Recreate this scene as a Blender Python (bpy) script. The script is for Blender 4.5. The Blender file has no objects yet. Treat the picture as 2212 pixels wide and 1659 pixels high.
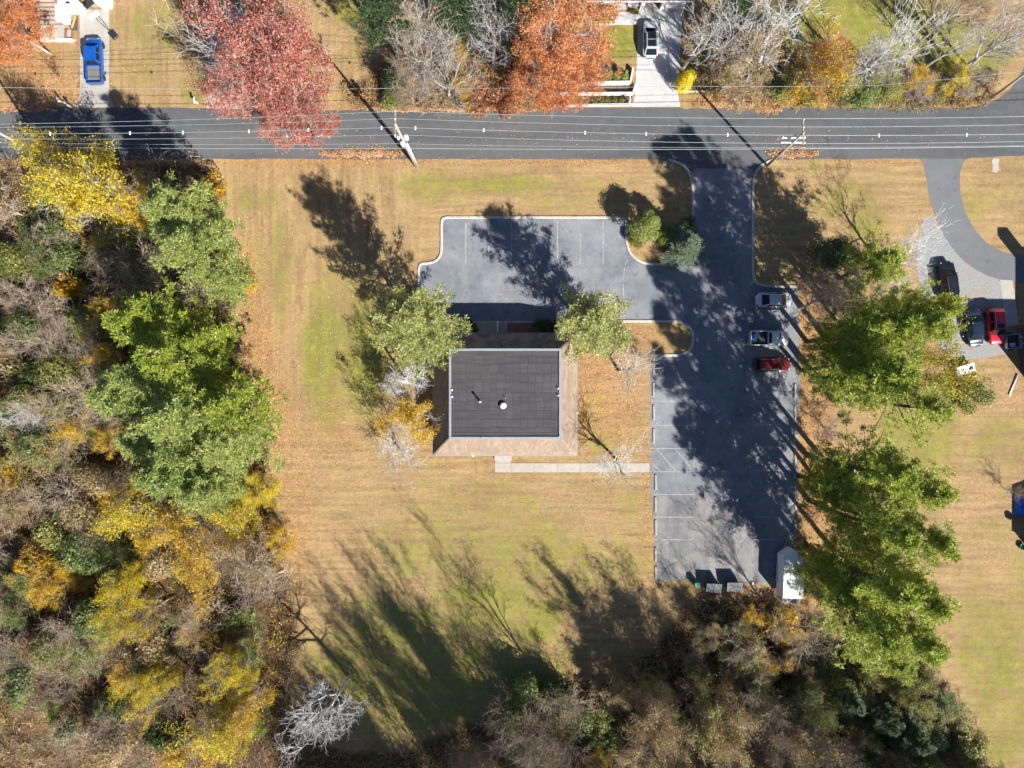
import bpy, math, random
import numpy as np
from mathutils import Vector, Matrix
R = math.radians
SC = bpy.context.scene
COL = SC.collection

# ------------------------------------------------------------------ camera, sky, sun, exposure
CAM_H = 89.0            # drone height in metres
FPX = 1534.0            # focal length for a 2212 px wide frame
CX, CY = 1106.0, 829.5
cam = bpy.data.cameras.new('camera'); cam_o = bpy.data.objects.new('camera', cam); COL.objects.link(cam_o)
cam.sensor_width = 36.0; cam.lens = 36.0 * FPX / 2212.0; cam.clip_end = 1500.0; cam.clip_start = 0.5
cam_o.location = (0, 0, CAM_H); cam_o.rotation_euler = (0, 0, 0)
SC.camera = cam_o

SUN_EL = R(37.0); SUN_H = Vector((0.62, -0.785)).normalized()
world = bpy.data.worlds.new('World'); SC.world = world; world.use_nodes = True
_nt = world.node_tree; _bg = _nt.nodes['Background']
_sky = _nt.nodes.new('ShaderNodeTexSky'); _sky.sky_type = 'NISHITA'; _sky.sun_disc = False
_sky.sun_elevation = SUN_EL; _sky.sun_rotation = math.atan2(SUN_H.x, SUN_H.y)
_nt.links.new(_sky.outputs[0], _bg.inputs[0]); _bg.inputs[1].default_value = 0.05; _sky.dust_density = 0.4; _sky.ozone_density = 7.0; _sky.air_density = 1.0
sun = bpy.data.lights.new('sun', 'SUN'); sun.energy = 5.0; sun.angle = R(0.53); sun.color = (1.0, 0.955, 0.88)
sun_o = bpy.data.objects.new('sun', sun); COL.objects.link(sun_o)
_d = Vector((-SUN_H.x * math.cos(SUN_EL), -SUN_H.y * math.cos(SUN_EL), -math.sin(SUN_EL)))
sun_o.rotation_euler = _d.to_track_quat('-Z', 'Y').to_euler(); sun_o.location = (60, -75, 80)
SC.view_settings.view_transform = 'Standard'; SC.view_settings.look = 'None'
SC.view_settings.exposure = 1.05; SC.view_settings.gamma = 1.0; SC.view_settings.use_curve_mapping = False
SC.cycles.max_bounces = 4; SC.cycles.diffuse_bounces = 2; SC.cycles.glossy_bounces = 1; SC.cycles.use_light_tree = False
SC.cycles.transmission_bounces = 3; SC.cycles.transparent_max_bounces = 4
SC.cycles.use_denoising = True; SC.cycles.use_adaptive_sampling = True; SC.cycles.adaptive_threshold = 0.03
SC.render.film_transparent = False

# ------------------------------------------------------------------ helpers
def G(dx, dy, z=0.0):
    """a spot of the place from its position in the aerial survey grid, at height z"""
    k = (CAM_H - z) / FPX
    return Vector(((dx - CX) * k, (CY - dy) * k, z))

def tag(o, label=None, cat=None, group=None, kind=None):
    if label: o['label'] = label
    if cat: o['category'] = cat
    if group: o['group'] = group
    if kind: o['kind'] = kind
    return o

def new_mesh(name, V, faces, smooth=False):
    me = bpy.data.meshes.new(name)
    V = np.asarray(V, dtype=np.float32).reshape(-1, 3)
    me.vertices.add(len(V)); me.vertices.foreach_set('co', V.ravel())
    idx = []; starts = []; tot = 0
    if isinstance(faces, np.ndarray): faces = [faces]
    for f in faces:
        f = np.asarray(f, dtype=np.int32)
        if f.size == 0: continue
        n, k = f.shape
        idx.append(f.ravel()); starts.append(tot + np.arange(n, dtype=np.int32) * k); tot += n * k
    idx = np.concatenate(idx); starts = np.concatenate(starts)
    me.loops.add(len(idx)); me.loops.foreach_set('vertex_index', idx)
    me.polygons.add(len(starts)); me.polygons.foreach_set('loop_start', starts)
    me.update(calc_edges=True); me.validate()
    if smooth: me.polygons.foreach_set('use_smooth', np.ones(len(me.polygons), dtype=bool))
    return me

def link(name, me, mat=None, parent=None):
    o = bpy.data.objects.new(name, me); COL.objects.link(o)
    if mat is not None and me is not None:
        if len(me.materials) == 0: me.materials.append(mat)
        elif me.materials[0] != mat:
            o.material_slots[0].link = 'OBJECT'; o.material_slots[0].material = mat
    if parent is not None: o.parent = parent
    return o

def empty(name, loc=(0, 0, 0), rz=0.0, scale=(1, 1, 1)):
    o = bpy.data.objects.new(name, None); COL.objects.link(o); o.empty_display_size = 0.3
    o.location = loc; o.rotation_euler = (0, 0, rz); o.scale = scale
    return o

class MB:
    """collects boxes, tubes and polygons; build() links them as one mesh"""
    def __init__(s): s.v = []; s.f = []
    def add(s, V, F):
        n = len(s.v); s.v += [tuple(p) for p in V]; s.f += [tuple(i + n for i in f) for f in F]; return s
    def box(s, x0, x1, y0, y1, z0, z1, ch=0.0):
        if ch > 0:
            c = ch
            V = [(x0, y0, z0), (x1, y0, z0), (x1, y1, z0), (x0, y1, z0), (x0, y0, z1 - c), (x1, y0, z1 - c), (x1, y1, z1 - c), (x0, y1, z1 - c),
                 (x0 + c, y0 + c, z1), (x1 - c, y0 + c, z1), (x1 - c, y1 - c, z1), (x0 + c, y1 - c, z1)]
            F = [(3, 2, 1, 0), (0, 1, 5, 4), (1, 2, 6, 5), (2, 3, 7, 6), (3, 0, 4, 7), (4, 5, 9, 8), (5, 6, 10, 9), (6, 7, 11, 10), (7, 4, 8, 11), (8, 9, 10, 11)]
        else:
            V = [(x0, y0, z0), (x1, y0, z0), (x1, y1, z0), (x0, y1, z0), (x0, y0, z1), (x1, y0, z1), (x1, y1, z1), (x0, y1, z1)]
            F = [(3, 2, 1, 0), (4, 5, 6, 7), (0, 1, 5, 4), (1, 2, 6, 5), (2, 3, 7, 6), (3, 0, 4, 7)]
        return s.add(V, F)
    def obox(s, p0, p1, w, h, up=(0, 0, 1)):
        p0 = Vector(p0); p1 = Vector(p1); d = (p1 - p0).normalized(); u = Vector(up)
        a = d.cross(u)
        if a.length < 1e-4: a = d.cross(Vector((0, 1, 0)))
        a.normalize(); b = a.cross(d).normalized()
        V = []
        for p in (p0, p1):
            for sa, sb in ((-1, -1), (1, -1), (1, 1), (-1, 1)): V.append(p + a * (sa * w / 2) + b * (sb * h / 2))
        return s.add(V, [(0, 1, 2, 3), (7, 6, 5, 4), (0, 4, 5, 1), (1, 5, 6, 2), (2, 6, 7, 3), (3, 7, 4, 0)])
    def tube(s, pts, rs, n=8, caps=True):
        pts = [Vector(p) for p in pts]
        if not isinstance(rs, (list, tuple)): rs = [rs] * len(pts)
        V = []
        for i, p in enumerate(pts):
            d = (pts[min(i + 1, len(pts) - 1)] - pts[max(i - 1, 0)]).normalized()
            a = d.cross(Vector((0, 0, 1)) if abs(d.z) < 0.95 else Vector((1, 0, 0))).normalized(); b = d.cross(a)
            for j in range(n):
                t = 2 * math.pi * j / n; V.append(p + (a * math.cos(t) + b * math.sin(t)) * rs[i])
        F = []
        for i in range(len(pts) - 1):
            for j in range(n):
                k = (j + 1) % n; F.append((i * n + j, i * n + k, (i + 1) * n + k, (i + 1) * n + j))
        if caps:
            F.append(tuple(range(n - 1, -1, -1))); F.append(tuple((len(pts) - 1) * n + j for j in range(n)))
        return s.add(V, F)
    def lathe(s, prof, n=16, c=(0, 0, 0), axis='z'):
        V = []
        for r, z in prof:
            for j in range(n):
                t = 2 * math.pi * j / n; x, y = r * math.cos(t), r * math.sin(t)
                p = (x, y, z) if axis == 'z' else (x, z, y)
                V.append((p[0] + c[0], p[1] + c[1], p[2] + c[2]))
        F = []
        for i in range(len(prof) - 1):
            for j in range(n):
                k = (j + 1) % n; F.append((i * n + j, i * n + k, (i + 1) * n + k, (i + 1) * n + j))
        F.append(tuple(range(n - 1, -1, -1))); F.append(tuple((len(prof) - 1) * n + j for j in range(n)))
        return s.add(V, F)
    def sheet(s, pts, z):
        return s.add([(p[0], p[1], z) for p in pts], [tuple(range(len(pts)))])
    def prism(s, pts, z0, z1):
        n = len(pts); V = [(p[0], p[1], z0) for p in pts] + [(p[0], p[1], z1) for p in pts]
        F = [tuple(range(n - 1, -1, -1)), tuple(range(n, 2 * n))] + [(i, (i + 1) % n, n + (i + 1) % n, n + i) for i in range(n)]
        return s.add(V, F)
    def build(s, name, mat, parent=None, smooth=False):
        me = bpy.data.meshes.new(name); me.from_pydata([tuple(v) for v in s.v], [], s.f); me.update()
        if smooth: me.polygons.foreach_set('use_smooth', np.ones(len(me.polygons), dtype=bool))
        return link(name, me, mat, parent)

def smooth_path(pts, it=2, closed=False):
    pts = [tuple(p) for p in pts]
    for _ in range(it):
        out = [] if closed else [pts[0]]
        n = len(pts)
        for i in range(n if closed else n - 1):
            a, b = pts[i], pts[(i + 1) % n]
            out.append(tuple(.75 * x + .25 * y for x, y in zip(a, b))); out.append(tuple(.25 * x + .75 * y for x, y in zip(a, b)))
        if not closed: out.append(pts[-1])
        pts = out
    return pts

def ccw(pts):
    a = sum(pts[i][0] * pts[(i + 1) % len(pts)][1] - pts[(i + 1) % len(pts)][0] * pts[i][1] for i in range(len(pts)))
    return pts if a > 0 else pts[::-1]

def gp(lst): return [G(x, y)[:2] for x, y in lst]

# ------------------------------------------------------------------ materials
MAT = {}
def _nodes(name):
    m = bpy.data.materials.new(name); m.use_nodes = True; nt = m.node_tree
    for n in list(nt.nodes): nt.nodes.remove(n)
    out = nt.nodes.new('ShaderNodeOutputMaterial'); MAT[name] = m
    return m, nt, out
def N(nt, t, **kw):
    n = nt.nodes.new(t)
    for k, v in kw.items():
        if k in ('inp',):
            for i, val in v.items(): n.inputs[i].default_value = val
        else: setattr(n, k, v)
    return n
def L(nt, a, b): nt.links.new(a, b)
def rgba(c): return (c[0], c[1], c[2], 1.0)
def mixc(nt, fac, a, b, mode='MIX'):
    n = nt.nodes.new('ShaderNodeMix'); n.data_type = 'RGBA'; n.blend_type = mode
    for sock, val in ((n.inputs[0], fac), (n.inputs[6], a), (n.inputs[7], b)):
        if hasattr(val, 'links') or isinstance(val, bpy.types.NodeSocket): nt.links.new(val, sock)
        elif isinstance(val, (int, float)): sock.default_value = val
        else: sock.default_value = rgba(val)
    return n.outputs[2]
def mth(nt, op, a, b=None, c=None, clamp=False):
    n = nt.nodes.new('ShaderNodeMath'); n.operation = op; n.use_clamp = clamp
    for i, val in enumerate((a, b, c)):
        if val is None: continue
        if isinstance(val, bpy.types.NodeSocket): nt.links.new(val, n.inputs[i])
        else: n.inputs[i].default_value = val
    return n.outputs[0]
def noise(nt, scale, detail=4, rough=.55, vec=None, dist=0.0):
    n = nt.nodes.new('ShaderNodeTexNoise'); n.inputs['Scale'].default_value = scale; n.inputs['Detail'].default_value = detail
    n.inputs['Roughness'].default_value = rough; n.inputs['Distortion'].default_value = dist
    if vec is not None: nt.links.new(vec, n.inputs['Vector'])
    return n.outputs[0]
def ramp(nt, fac, stops):
    n = nt.nodes.new('ShaderNodeValToRGB'); cr = n.color_ramp
    while len(cr.elements) < len(stops): cr.elements.new(0.5)
    for e, (p, c) in zip(cr.elements, stops): e.position = p; e.color = rgba(c) if not isinstance(c, (int, float)) else (c, c, c, 1)
    nt.links.new(fac, n.inputs[0]); return n.outputs[0]
def mapped(nt, scale=(1, 1, 1), rot=(0, 0, 0), coord='Object'):
    tc = nt.nodes.new('ShaderNodeTexCoord'); mp = nt.nodes.new('ShaderNodeMapping')
    mp.inputs['Scale'].default_value = scale; mp.inputs['Rotation'].default_value = rot
    nt.links.new(tc.outputs[coord], mp.inputs[0]); return mp.outputs[0]

def surface(name, col, rough=.7, var=.18, scale=3.0, metal=0.0, bump=0.0, bscale=40., coat=0.0, spec=.4, streak=None, col2=None, amt=.5):
    """a general procedural surface: base colour with blotches, optional second tone, fine relief"""
    m, nt, out = _nodes(name)
    p = N(nt, 'ShaderNodeBsdfPrincipled'); L(nt, p.outputs[0], out.inputs[0])
    vec = mapped(nt, streak or (1, 1, 1))
    n1 = noise(nt, scale, 5, .6, vec)
    dark = tuple(c * (1 - var) for c in col); light = tuple(min(1, c * (1 + var)) for c in col)
    c = ramp(nt, n1, [(.3, dark), (.7, light)])
    if col2 is not None:
        n2 = noise(nt, scale * .35, 4, .6, vec); c = mixc(nt, ramp(nt, n2, [(.5 - .2 * amt, 0.), (.6 + .2 * (1 - amt), 1.)]), c, col2)
    L(nt, c, p.inputs['Base Color'])
    p.inputs['Roughness'].default_value = rough; p.inputs['Metallic'].default_value = metal
    p.inputs['Specular IOR Level'].default_value = spec; p.inputs['Coat Weight'].default_value = coat; p.inputs['Coat Roughness'].default_value = .06
    if bump > 0:
        b = N(nt, 'ShaderNodeBump'); b.inputs['Strength'].default_value = bump; b.inputs['Distance'].default_value = .02
        L(nt, noise(nt, bscale, 4), b.inputs['Height']); L(nt, b.outputs[0], p.inputs['Normal'])
    return m

def leaf_mat(name, cols, trans=.40, patch=.35):
    """leaves: each leaf takes its own tone, and the tones drift slowly through the crown"""
    m, nt, out = _nodes(name)
    geo = N(nt, 'ShaderNodeNewGeometry'); oi = N(nt, 'ShaderNodeObjectInfo')
    tc = N(nt, 'ShaderNodeTexCoord')
    nz = noise(nt, .55, 2, .5, tc.outputs['Object'])
    f = mth(nt, 'ADD', mth(nt, 'MULTIPLY', geo.outputs['Random Per Island'], 1 - patch), mth(nt, 'MULTIPLY', mth(nt, 'MULTIPLY_ADD', nz, 2.2, -.6, clamp=True), patch))
    f = mth(nt, 'ADD', f, mth(nt, 'MULTIPLY_ADD', oi.outputs['Random'], .16, -.08))
    n = len(cols); c = ramp(nt, f, [((i + .3) / n, cc) for i, cc in enumerate(cols)])
    d = N(nt, 'ShaderNodeBsdfDiffuse'); t = N(nt, 'ShaderNodeBsdfTranslucent'); g = N(nt, 'ShaderNodeBsdfGlossy'); g.inputs['Roughness'].default_value = .45
    L(nt, c, d.inputs[0]); L(nt, c, t.inputs[0]); g.inputs[0].default_value = (1, 1, 1, 1)
    mx = N(nt, 'ShaderNodeMixShader'); mx.inputs[0].default_value = trans; L(nt, d.outputs[0], mx.inputs[1]); L(nt, t.outputs[0], mx.inputs[2])
    mg = N(nt, 'ShaderNodeMixShader'); mg.inputs[0].default_value = .025; L(nt, mx.outputs[0], mg.inputs[1]); L(nt, g.outputs[0], mg.inputs[2])
    L(nt, mg.outputs[0], out.inputs[0]); return m

def attr_mat(name, trans=.15):
    """undergrowth and fallen leaves: the tone is a colour stored per leaf"""
    m, nt, out = _nodes(name)
    a = N(nt, 'ShaderNodeAttribute'); a.attribute_name = 'tone'
    geo = N(nt, 'ShaderNodeNewGeometry')
    c = mixc(nt, 1.0, a.outputs['Color'], ramp(nt, geo.outputs['Random Per Island'], [(0, (.72, .72, .72)), (1, (1.25, 1.22, 1.18))]), 'MULTIPLY')
    d = N(nt, 'ShaderNodeBsdfDiffuse'); t = N(nt, 'ShaderNodeBsdfTranslucent'); L(nt, c, d.inputs[0]); L(nt, c, t.inputs[0])
    mx = N(nt, 'ShaderNodeMixShader'); mx.inputs[0].default_value = trans; L(nt, d.outputs[0], mx.inputs[1]); L(nt, t.outputs[0], mx.inputs[2])
    L(nt, mx.outputs[0], out.inputs[0]); return m

def bark_mat(name, a, b):
    m, nt, out = _nodes(name)
    d = N(nt, 'ShaderNodeBsdfDiffuse'); geo = N(nt, 'ShaderNodeNewGeometry')
    v = mapped(nt, (3, 3, .8)); f = mth(nt, 'ADD', mth(nt, 'MULTIPLY', noise(nt, 1.5, 3, .6, v), .6), mth(nt, 'MULTIPLY', geo.outputs['Random Per Island'], .4))
    L(nt, ramp(nt, f, [(.25, a), (.75, b)]), d.inputs[0]); L(nt, d.outputs[0], out.inputs[0]); return m
# ------------------------------------------------------------------ ground
def blob(PX, PY, items):
    a = np.zeros(PX.shape)
    for cx, cy, rx, ry, w in items:
        d = ((PX - cx) / rx) ** 2 + ((PY - cy) / ry) ** 2
        a = np.maximum(a, w * np.clip(1.35 - d, 0, 1))
    return a
def inpoly(PX, PY, poly):
    r = np.zeros(PX.shape, bool); n = len(poly)
    for i in range(n):
        x0, y0 = poly[i]; x1, y1 = poly[(i + 1) % n]
        c = ((y0 > PY) != (y1 > PY)) & (PX < (x1 - x0) * (PY - y0) / (y1 - y0 + 1e-9) + x0)
        r ^= c
    return r
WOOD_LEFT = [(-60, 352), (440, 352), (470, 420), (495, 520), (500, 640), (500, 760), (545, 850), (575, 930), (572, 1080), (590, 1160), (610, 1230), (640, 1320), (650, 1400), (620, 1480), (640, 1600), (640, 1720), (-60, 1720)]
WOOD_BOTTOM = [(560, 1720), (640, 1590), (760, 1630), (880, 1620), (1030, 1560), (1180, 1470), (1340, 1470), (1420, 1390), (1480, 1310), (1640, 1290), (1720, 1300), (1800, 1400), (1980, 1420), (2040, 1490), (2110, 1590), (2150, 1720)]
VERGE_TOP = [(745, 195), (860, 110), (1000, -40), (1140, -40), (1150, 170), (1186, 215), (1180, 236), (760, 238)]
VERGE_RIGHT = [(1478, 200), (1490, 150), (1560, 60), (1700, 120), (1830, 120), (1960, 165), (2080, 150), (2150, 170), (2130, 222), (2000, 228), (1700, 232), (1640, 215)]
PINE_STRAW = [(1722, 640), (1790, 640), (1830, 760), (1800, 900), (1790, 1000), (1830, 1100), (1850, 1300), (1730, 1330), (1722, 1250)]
GREEN = [(340, 60, 80, 50, .5), (300, 160, 60, 40, .35), (2110, 110, 80, 60, .9), (1700, 60, 120, 70, .8), (2170, 1360, 60, 90, .6), (1080, 398, 160, 24, .75), (930, 405, 80, 40, .6), (1250, 420, 150, 40, .35), (560, 430, 60, 30, .5), (605, 580, 26, 130, .62), (720, 640, 60, 80, .6), (700, 780, 55, 170, .85),
         (730, 850, 60, 60, .7), (790, 760, 60, 150, .95), (560, 560, 16, 60, .3), (1040, 1090, 170, 60, .42), (960, 1190, 180, 90, .55), (1160, 1220, 150, 120, .62), (1060, 1310, 130, 80, .85),
         (1165, 1340, 60, 60, .9), (1330, 1210, 110, 60, .45), (880, 1440, 230, 170, .75), (1120, 1440, 150, 90, .6), (1380, 1110, 60, 60, .3), (870, 800, 60, 60, .4), (1310, 960, 40, 30, .5), (1270, 905, 40, 60, .5),
         (1870, 475, 45, 50, .8), (1850, 430, 40, 50, .55), (1800, 440, 50, 40, .5), (1770, 360, 40, 20, .3), (2100, 440, 60, 40, .4), (2160, 400, 60, 60, .3), (420, 190, 40, 34, .75), (350, 90, 60, 50, .35), (390, 20, 50, 30, .5),
         (1340, 90, 60, 45, 1.1), (1345, 120, 50, 16, .5), (760, 15, 60, 40, .8), (780, 90, 30, 50, .35), (1810, 25, 80, 50, 1.1), (1920, 60, 110, 80, 1.1), (2040, 110, 70, 110, 1.0), (1560, 100, 60, 70, .9), (1500, 150, 30, 60, .8),
         (2150, 950, 90, 60, .55), (2110, 1380, 50, 150, .65), (2200, 1280, 50, 120, .5), (2170, 1520, 70, 180, .7), (1990, 930, 90, 110, .8), (2010, 1050, 50, 80, .6), (2060, 1000, 60, 40, .4), (2140, 1160, 60, 50, .3), (1960, 1000, 60, 60, .7)]
LITTER = [(555, 790, 40, 190, .9), (600, 900, 40, 140, .7), (640, 1110, 45, 190, .55), (535, 620, 18, 110, 1.1), (690, 930, 90, 80, .35), (1320, 850, 75, 130, .75), (1300, 760, 90, 60, .6), (1380, 730, 60, 36, .55), (1440, 735, 40, 30, .5), (1260, 880, 18, 90, .8),
          (40, 130, 90, 70, 1.1), (90, 190, 90, 40, 1.0), (20, 225, 120, 14, .8), (285, 150, 60, 30, .25), (960, 228, 240, 16, 1.1), (1600, 215, 120, 20, 1.0), (1750, 205, 110, 20, .6), (2050, 212, 160, 16, .9), (700, 352, 260, 14, .8), (1000, 352, 160, 8, .6), (1250, 352, 170, 8, .8), (1880, 352, 120, 8, .8),
          (1180, 350, 250, 8, .6), (1395, 1100, 14, 180, .5), (1520, 1275, 70, 16, .7), (1700, 1290, 50, 50, .5), (1960, 740, 60, 60, .35), (1780, 640, 60, 60, .6), (820, 200, 70, 30, .6)]
BARE = [(870, 345, 30, 8, .6), (370, 203, 26, 8, .8), (2150, 640, 60, 30, .3), (2180, 850, 40, 60, .6), (1620, 1275, 60, 24, .9), (1660, 1290, 30, 40, .9), (2090, 1090, 90, 90, .4), (2050, 350, 60, 8, .4), (2150, 1200, 60, 50, .4), (1920, 540, 40, 60, .3), (660, 1000, 40, 160, .25)]
def build_ground():
    step = 9.0
    xs = np.arange(-90, 2310, step); ys = np.arange(-90, 1760, step)
    xs = np.concatenate([[-14000, -3000, -600], xs, [2800, 5000, 16000]]); ys = np.concatenate([[-14000, -3000, -600], ys, [2300, 5000, 16000]])
    PX, PY = np.meshgrid(xs, ys)
    V = np.stack([(PX - CX) * CAM_H / FPX, (CY - PY) * CAM_H / FPX, np.zeros_like(PX)], -1).reshape(-1, 3)
    nx, ny = len(xs), len(ys)
    i = np.arange(ny - 1)[:, None] * nx + np.arange(nx - 1)[None, :]
    F = np.stack([i, i + nx, i + nx + 1, i + 1], -1).reshape(-1, 4)
    me = new_mesh('ground', V, F)
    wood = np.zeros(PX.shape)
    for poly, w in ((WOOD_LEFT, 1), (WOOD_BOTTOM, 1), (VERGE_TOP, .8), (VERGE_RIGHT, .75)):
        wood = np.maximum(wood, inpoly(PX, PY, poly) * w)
    straw = inpoly(PX, PY, PINE_STRAW) * 1.0
    for _ in range(2):   # soften edges
        for A in (wood, straw):
            A[1:-1, 1:-1] = (A[1:-1, 1:-1] * 2 + A[:-2, 1:-1] + A[2:, 1:-1] + A[1:-1, :-2] + A[1:-1, 2:]) / 6
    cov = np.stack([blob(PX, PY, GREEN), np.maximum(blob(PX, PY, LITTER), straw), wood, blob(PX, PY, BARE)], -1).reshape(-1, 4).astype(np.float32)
    at = me.attributes.new('cover', 'FLOAT_COLOR', 'POINT'); at.data.foreach_set('color', cov.ravel())
    m, nt, out = _nodes('lawn')
    p = N(nt, 'ShaderNodeBsdfPrincipled'); L(nt, p.outputs[0], out.inputs[0]); p.inputs['Roughness'].default_value = .95; p.inputs['Specular IOR Level'].default_value = .1
    a = N(nt, 'ShaderNodeAttribute'); a.attribute_name = 'cover'
    sep = N(nt, 'ShaderNodeSeparateColor'); L(nt, a.outputs['Color'], sep.inputs[0])
    v = mapped(nt)
    big = noise(nt, .12, 4, .6, v); mid = noise(nt, .55, 5, .65, v); fine = noise(nt, 3.2, 5, .7, v); grain = noise(nt, 9.0, 3, .7, v)
    vh = mapped(nt, (.12, 1.5, 1)); stripe_h = noise(nt, 1.0, 4, .6, vh); vv = mapped(nt, (1.3, .10, 1)); stripe_v = noise(nt, 1.0, 4, .6, vv)
    tc = N(nt, 'ShaderNodeTexCoord'); sx = N(nt, 'ShaderNodeSeparateXYZ'); L(nt, tc.outputs['Object'], sx.inputs[0])
    west = mth(nt, 'MULTIPLY', mth(nt, 'MULTIPLY_ADD', sx.outputs[0], -.25, -2.4, clamp=True), mth(nt, 'MULTIPLY_ADD', sx.outputs[1], .15, 1.0, clamp=True))
    stripe = mth(nt, 'ADD', mth(nt, 'MULTIPLY', stripe_h, mth(nt, 'SUBTRACT', 1.0, west)), mth(nt, 'MULTIPLY', stripe_v, west))
    tan = ramp(nt, mth(nt, 'ADD', mth(nt, 'MULTIPLY', mid, .45), mth(nt, 'MULTIPLY', stripe, .55)), [(.3, (.262, .175, .085)), (.52, (.340, .236, .124)), (.72, (.425, .305, .170))])
    green = ramp(nt, mid, [(.25, (.12, .145, .022)), (.55, (.21, .225, .042)), (.8, (.30, .285, .07))])
    gm = mth(nt, 'ADD', mth(nt, 'MULTIPLY', sep.outputs[0], 1.15), mth(nt, 'ADD', mth(nt, 'MULTIPLY_ADD', mid, 2.0, -1.06), mth(nt, 'ADD', mth(nt, 'MULTIPLY_ADD', stripe, 1.7, -.85), mth(nt, 'MULTIPLY_ADD', fine, 1.7, -.85))))
    gm = mth(nt, 'ADD', gm, mth(nt, 'MULTIPLY_ADD', noise(nt, .25, 3, .6, v), 1.4, -.78)); gm = mth(nt, 'MULTIPLY_ADD', gm, .95, -.02, clamp=True); gm = mth(nt, 'MULTIPLY', gm, .85)
    c = mixc(nt, gm, tan, green)
    lit = ramp(nt, mth(nt, 'ADD', mth(nt, 'MULTIPLY', fine, .6), mth(nt, 'MULTIPLY', grain, .4)), [(.3, (.22, .11, .045)), (.5, (.37, .20, .09)), (.7, (.52, .33, .17))])
    lm = mth(nt, 'MULTIPLY_ADD', mth(nt, 'ADD', sep.outputs[1], mth(nt, 'MULTIPLY_ADD', mth(nt, 'ADD', fine, mid), .9, -.95)), 1.2, -.05, clamp=True)
    c = mixc(nt, mth(nt, 'MULTIPLY', lm, .6), c, lit)
    bare = ramp(nt, fine, [(.3, (.27, .175, .095)), (.7, (.43, .29, .17))])
    bm = mth(nt, 'MULTIPLY_ADD', mth(nt, 'ADD', a.outputs['Alpha'], mth(nt, 'MULTIPLY_ADD', mid, 1.2, -.75)), 1.5, 0., clamp=True)
    c = mixc(nt, bm, c, bare)
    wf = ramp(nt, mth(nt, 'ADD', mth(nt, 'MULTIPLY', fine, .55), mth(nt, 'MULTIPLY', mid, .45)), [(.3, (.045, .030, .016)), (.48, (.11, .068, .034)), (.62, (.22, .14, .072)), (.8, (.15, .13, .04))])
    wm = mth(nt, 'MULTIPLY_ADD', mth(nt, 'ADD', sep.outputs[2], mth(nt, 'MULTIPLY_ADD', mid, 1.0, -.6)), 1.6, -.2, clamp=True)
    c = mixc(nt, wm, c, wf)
    c = mixc(nt, 1.0, c, ramp(nt, mth(nt, 'ADD', mth(nt, 'MULTIPLY', grain, .5), mth(nt, 'MULTIPLY', fine, .5)), [(.32, (.66, .65, .62)), (.68, (1.3, 1.29, 1.27))]), 'MULTIPLY')
    c = mixc(nt, 1.0, c, ramp(nt, noise(nt, 1.4, 4, .7, v), [(.3, (.84, .85, .84)), (.7, (1.13, 1.12, 1.12))]), 'MULTIPLY')
    c = mixc(nt, 1.0, c, ramp(nt, big, [(.35, (.92, .92, .92)), (.65, (1.07, 1.06, 1.04))]), 'MULTIPLY')
    c = mixc(nt, 1.0, c, ramp(nt, stripe, [(.36, (.91, .92, .93)), (.64, (1.08, 1.07, 1.06))]), 'MULTIPLY')
    L(nt, c, p.inputs['Base Color'])
    b = N(nt, 'ShaderNodeBump'); b.inputs['Strength'].default_value = .6; b.inputs['Distance'].default_value = .06
    L(nt, mth(nt, 'ADD', grain, fine), b.inputs['Height']); L(nt, b.outputs[0], p.inputs['Normal'])
    o = link('ground', me, m); tag(o, 'mown autumn lawn and woodland floor, tan with green patches', 'ground', kind='structure')
build_ground()

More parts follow.
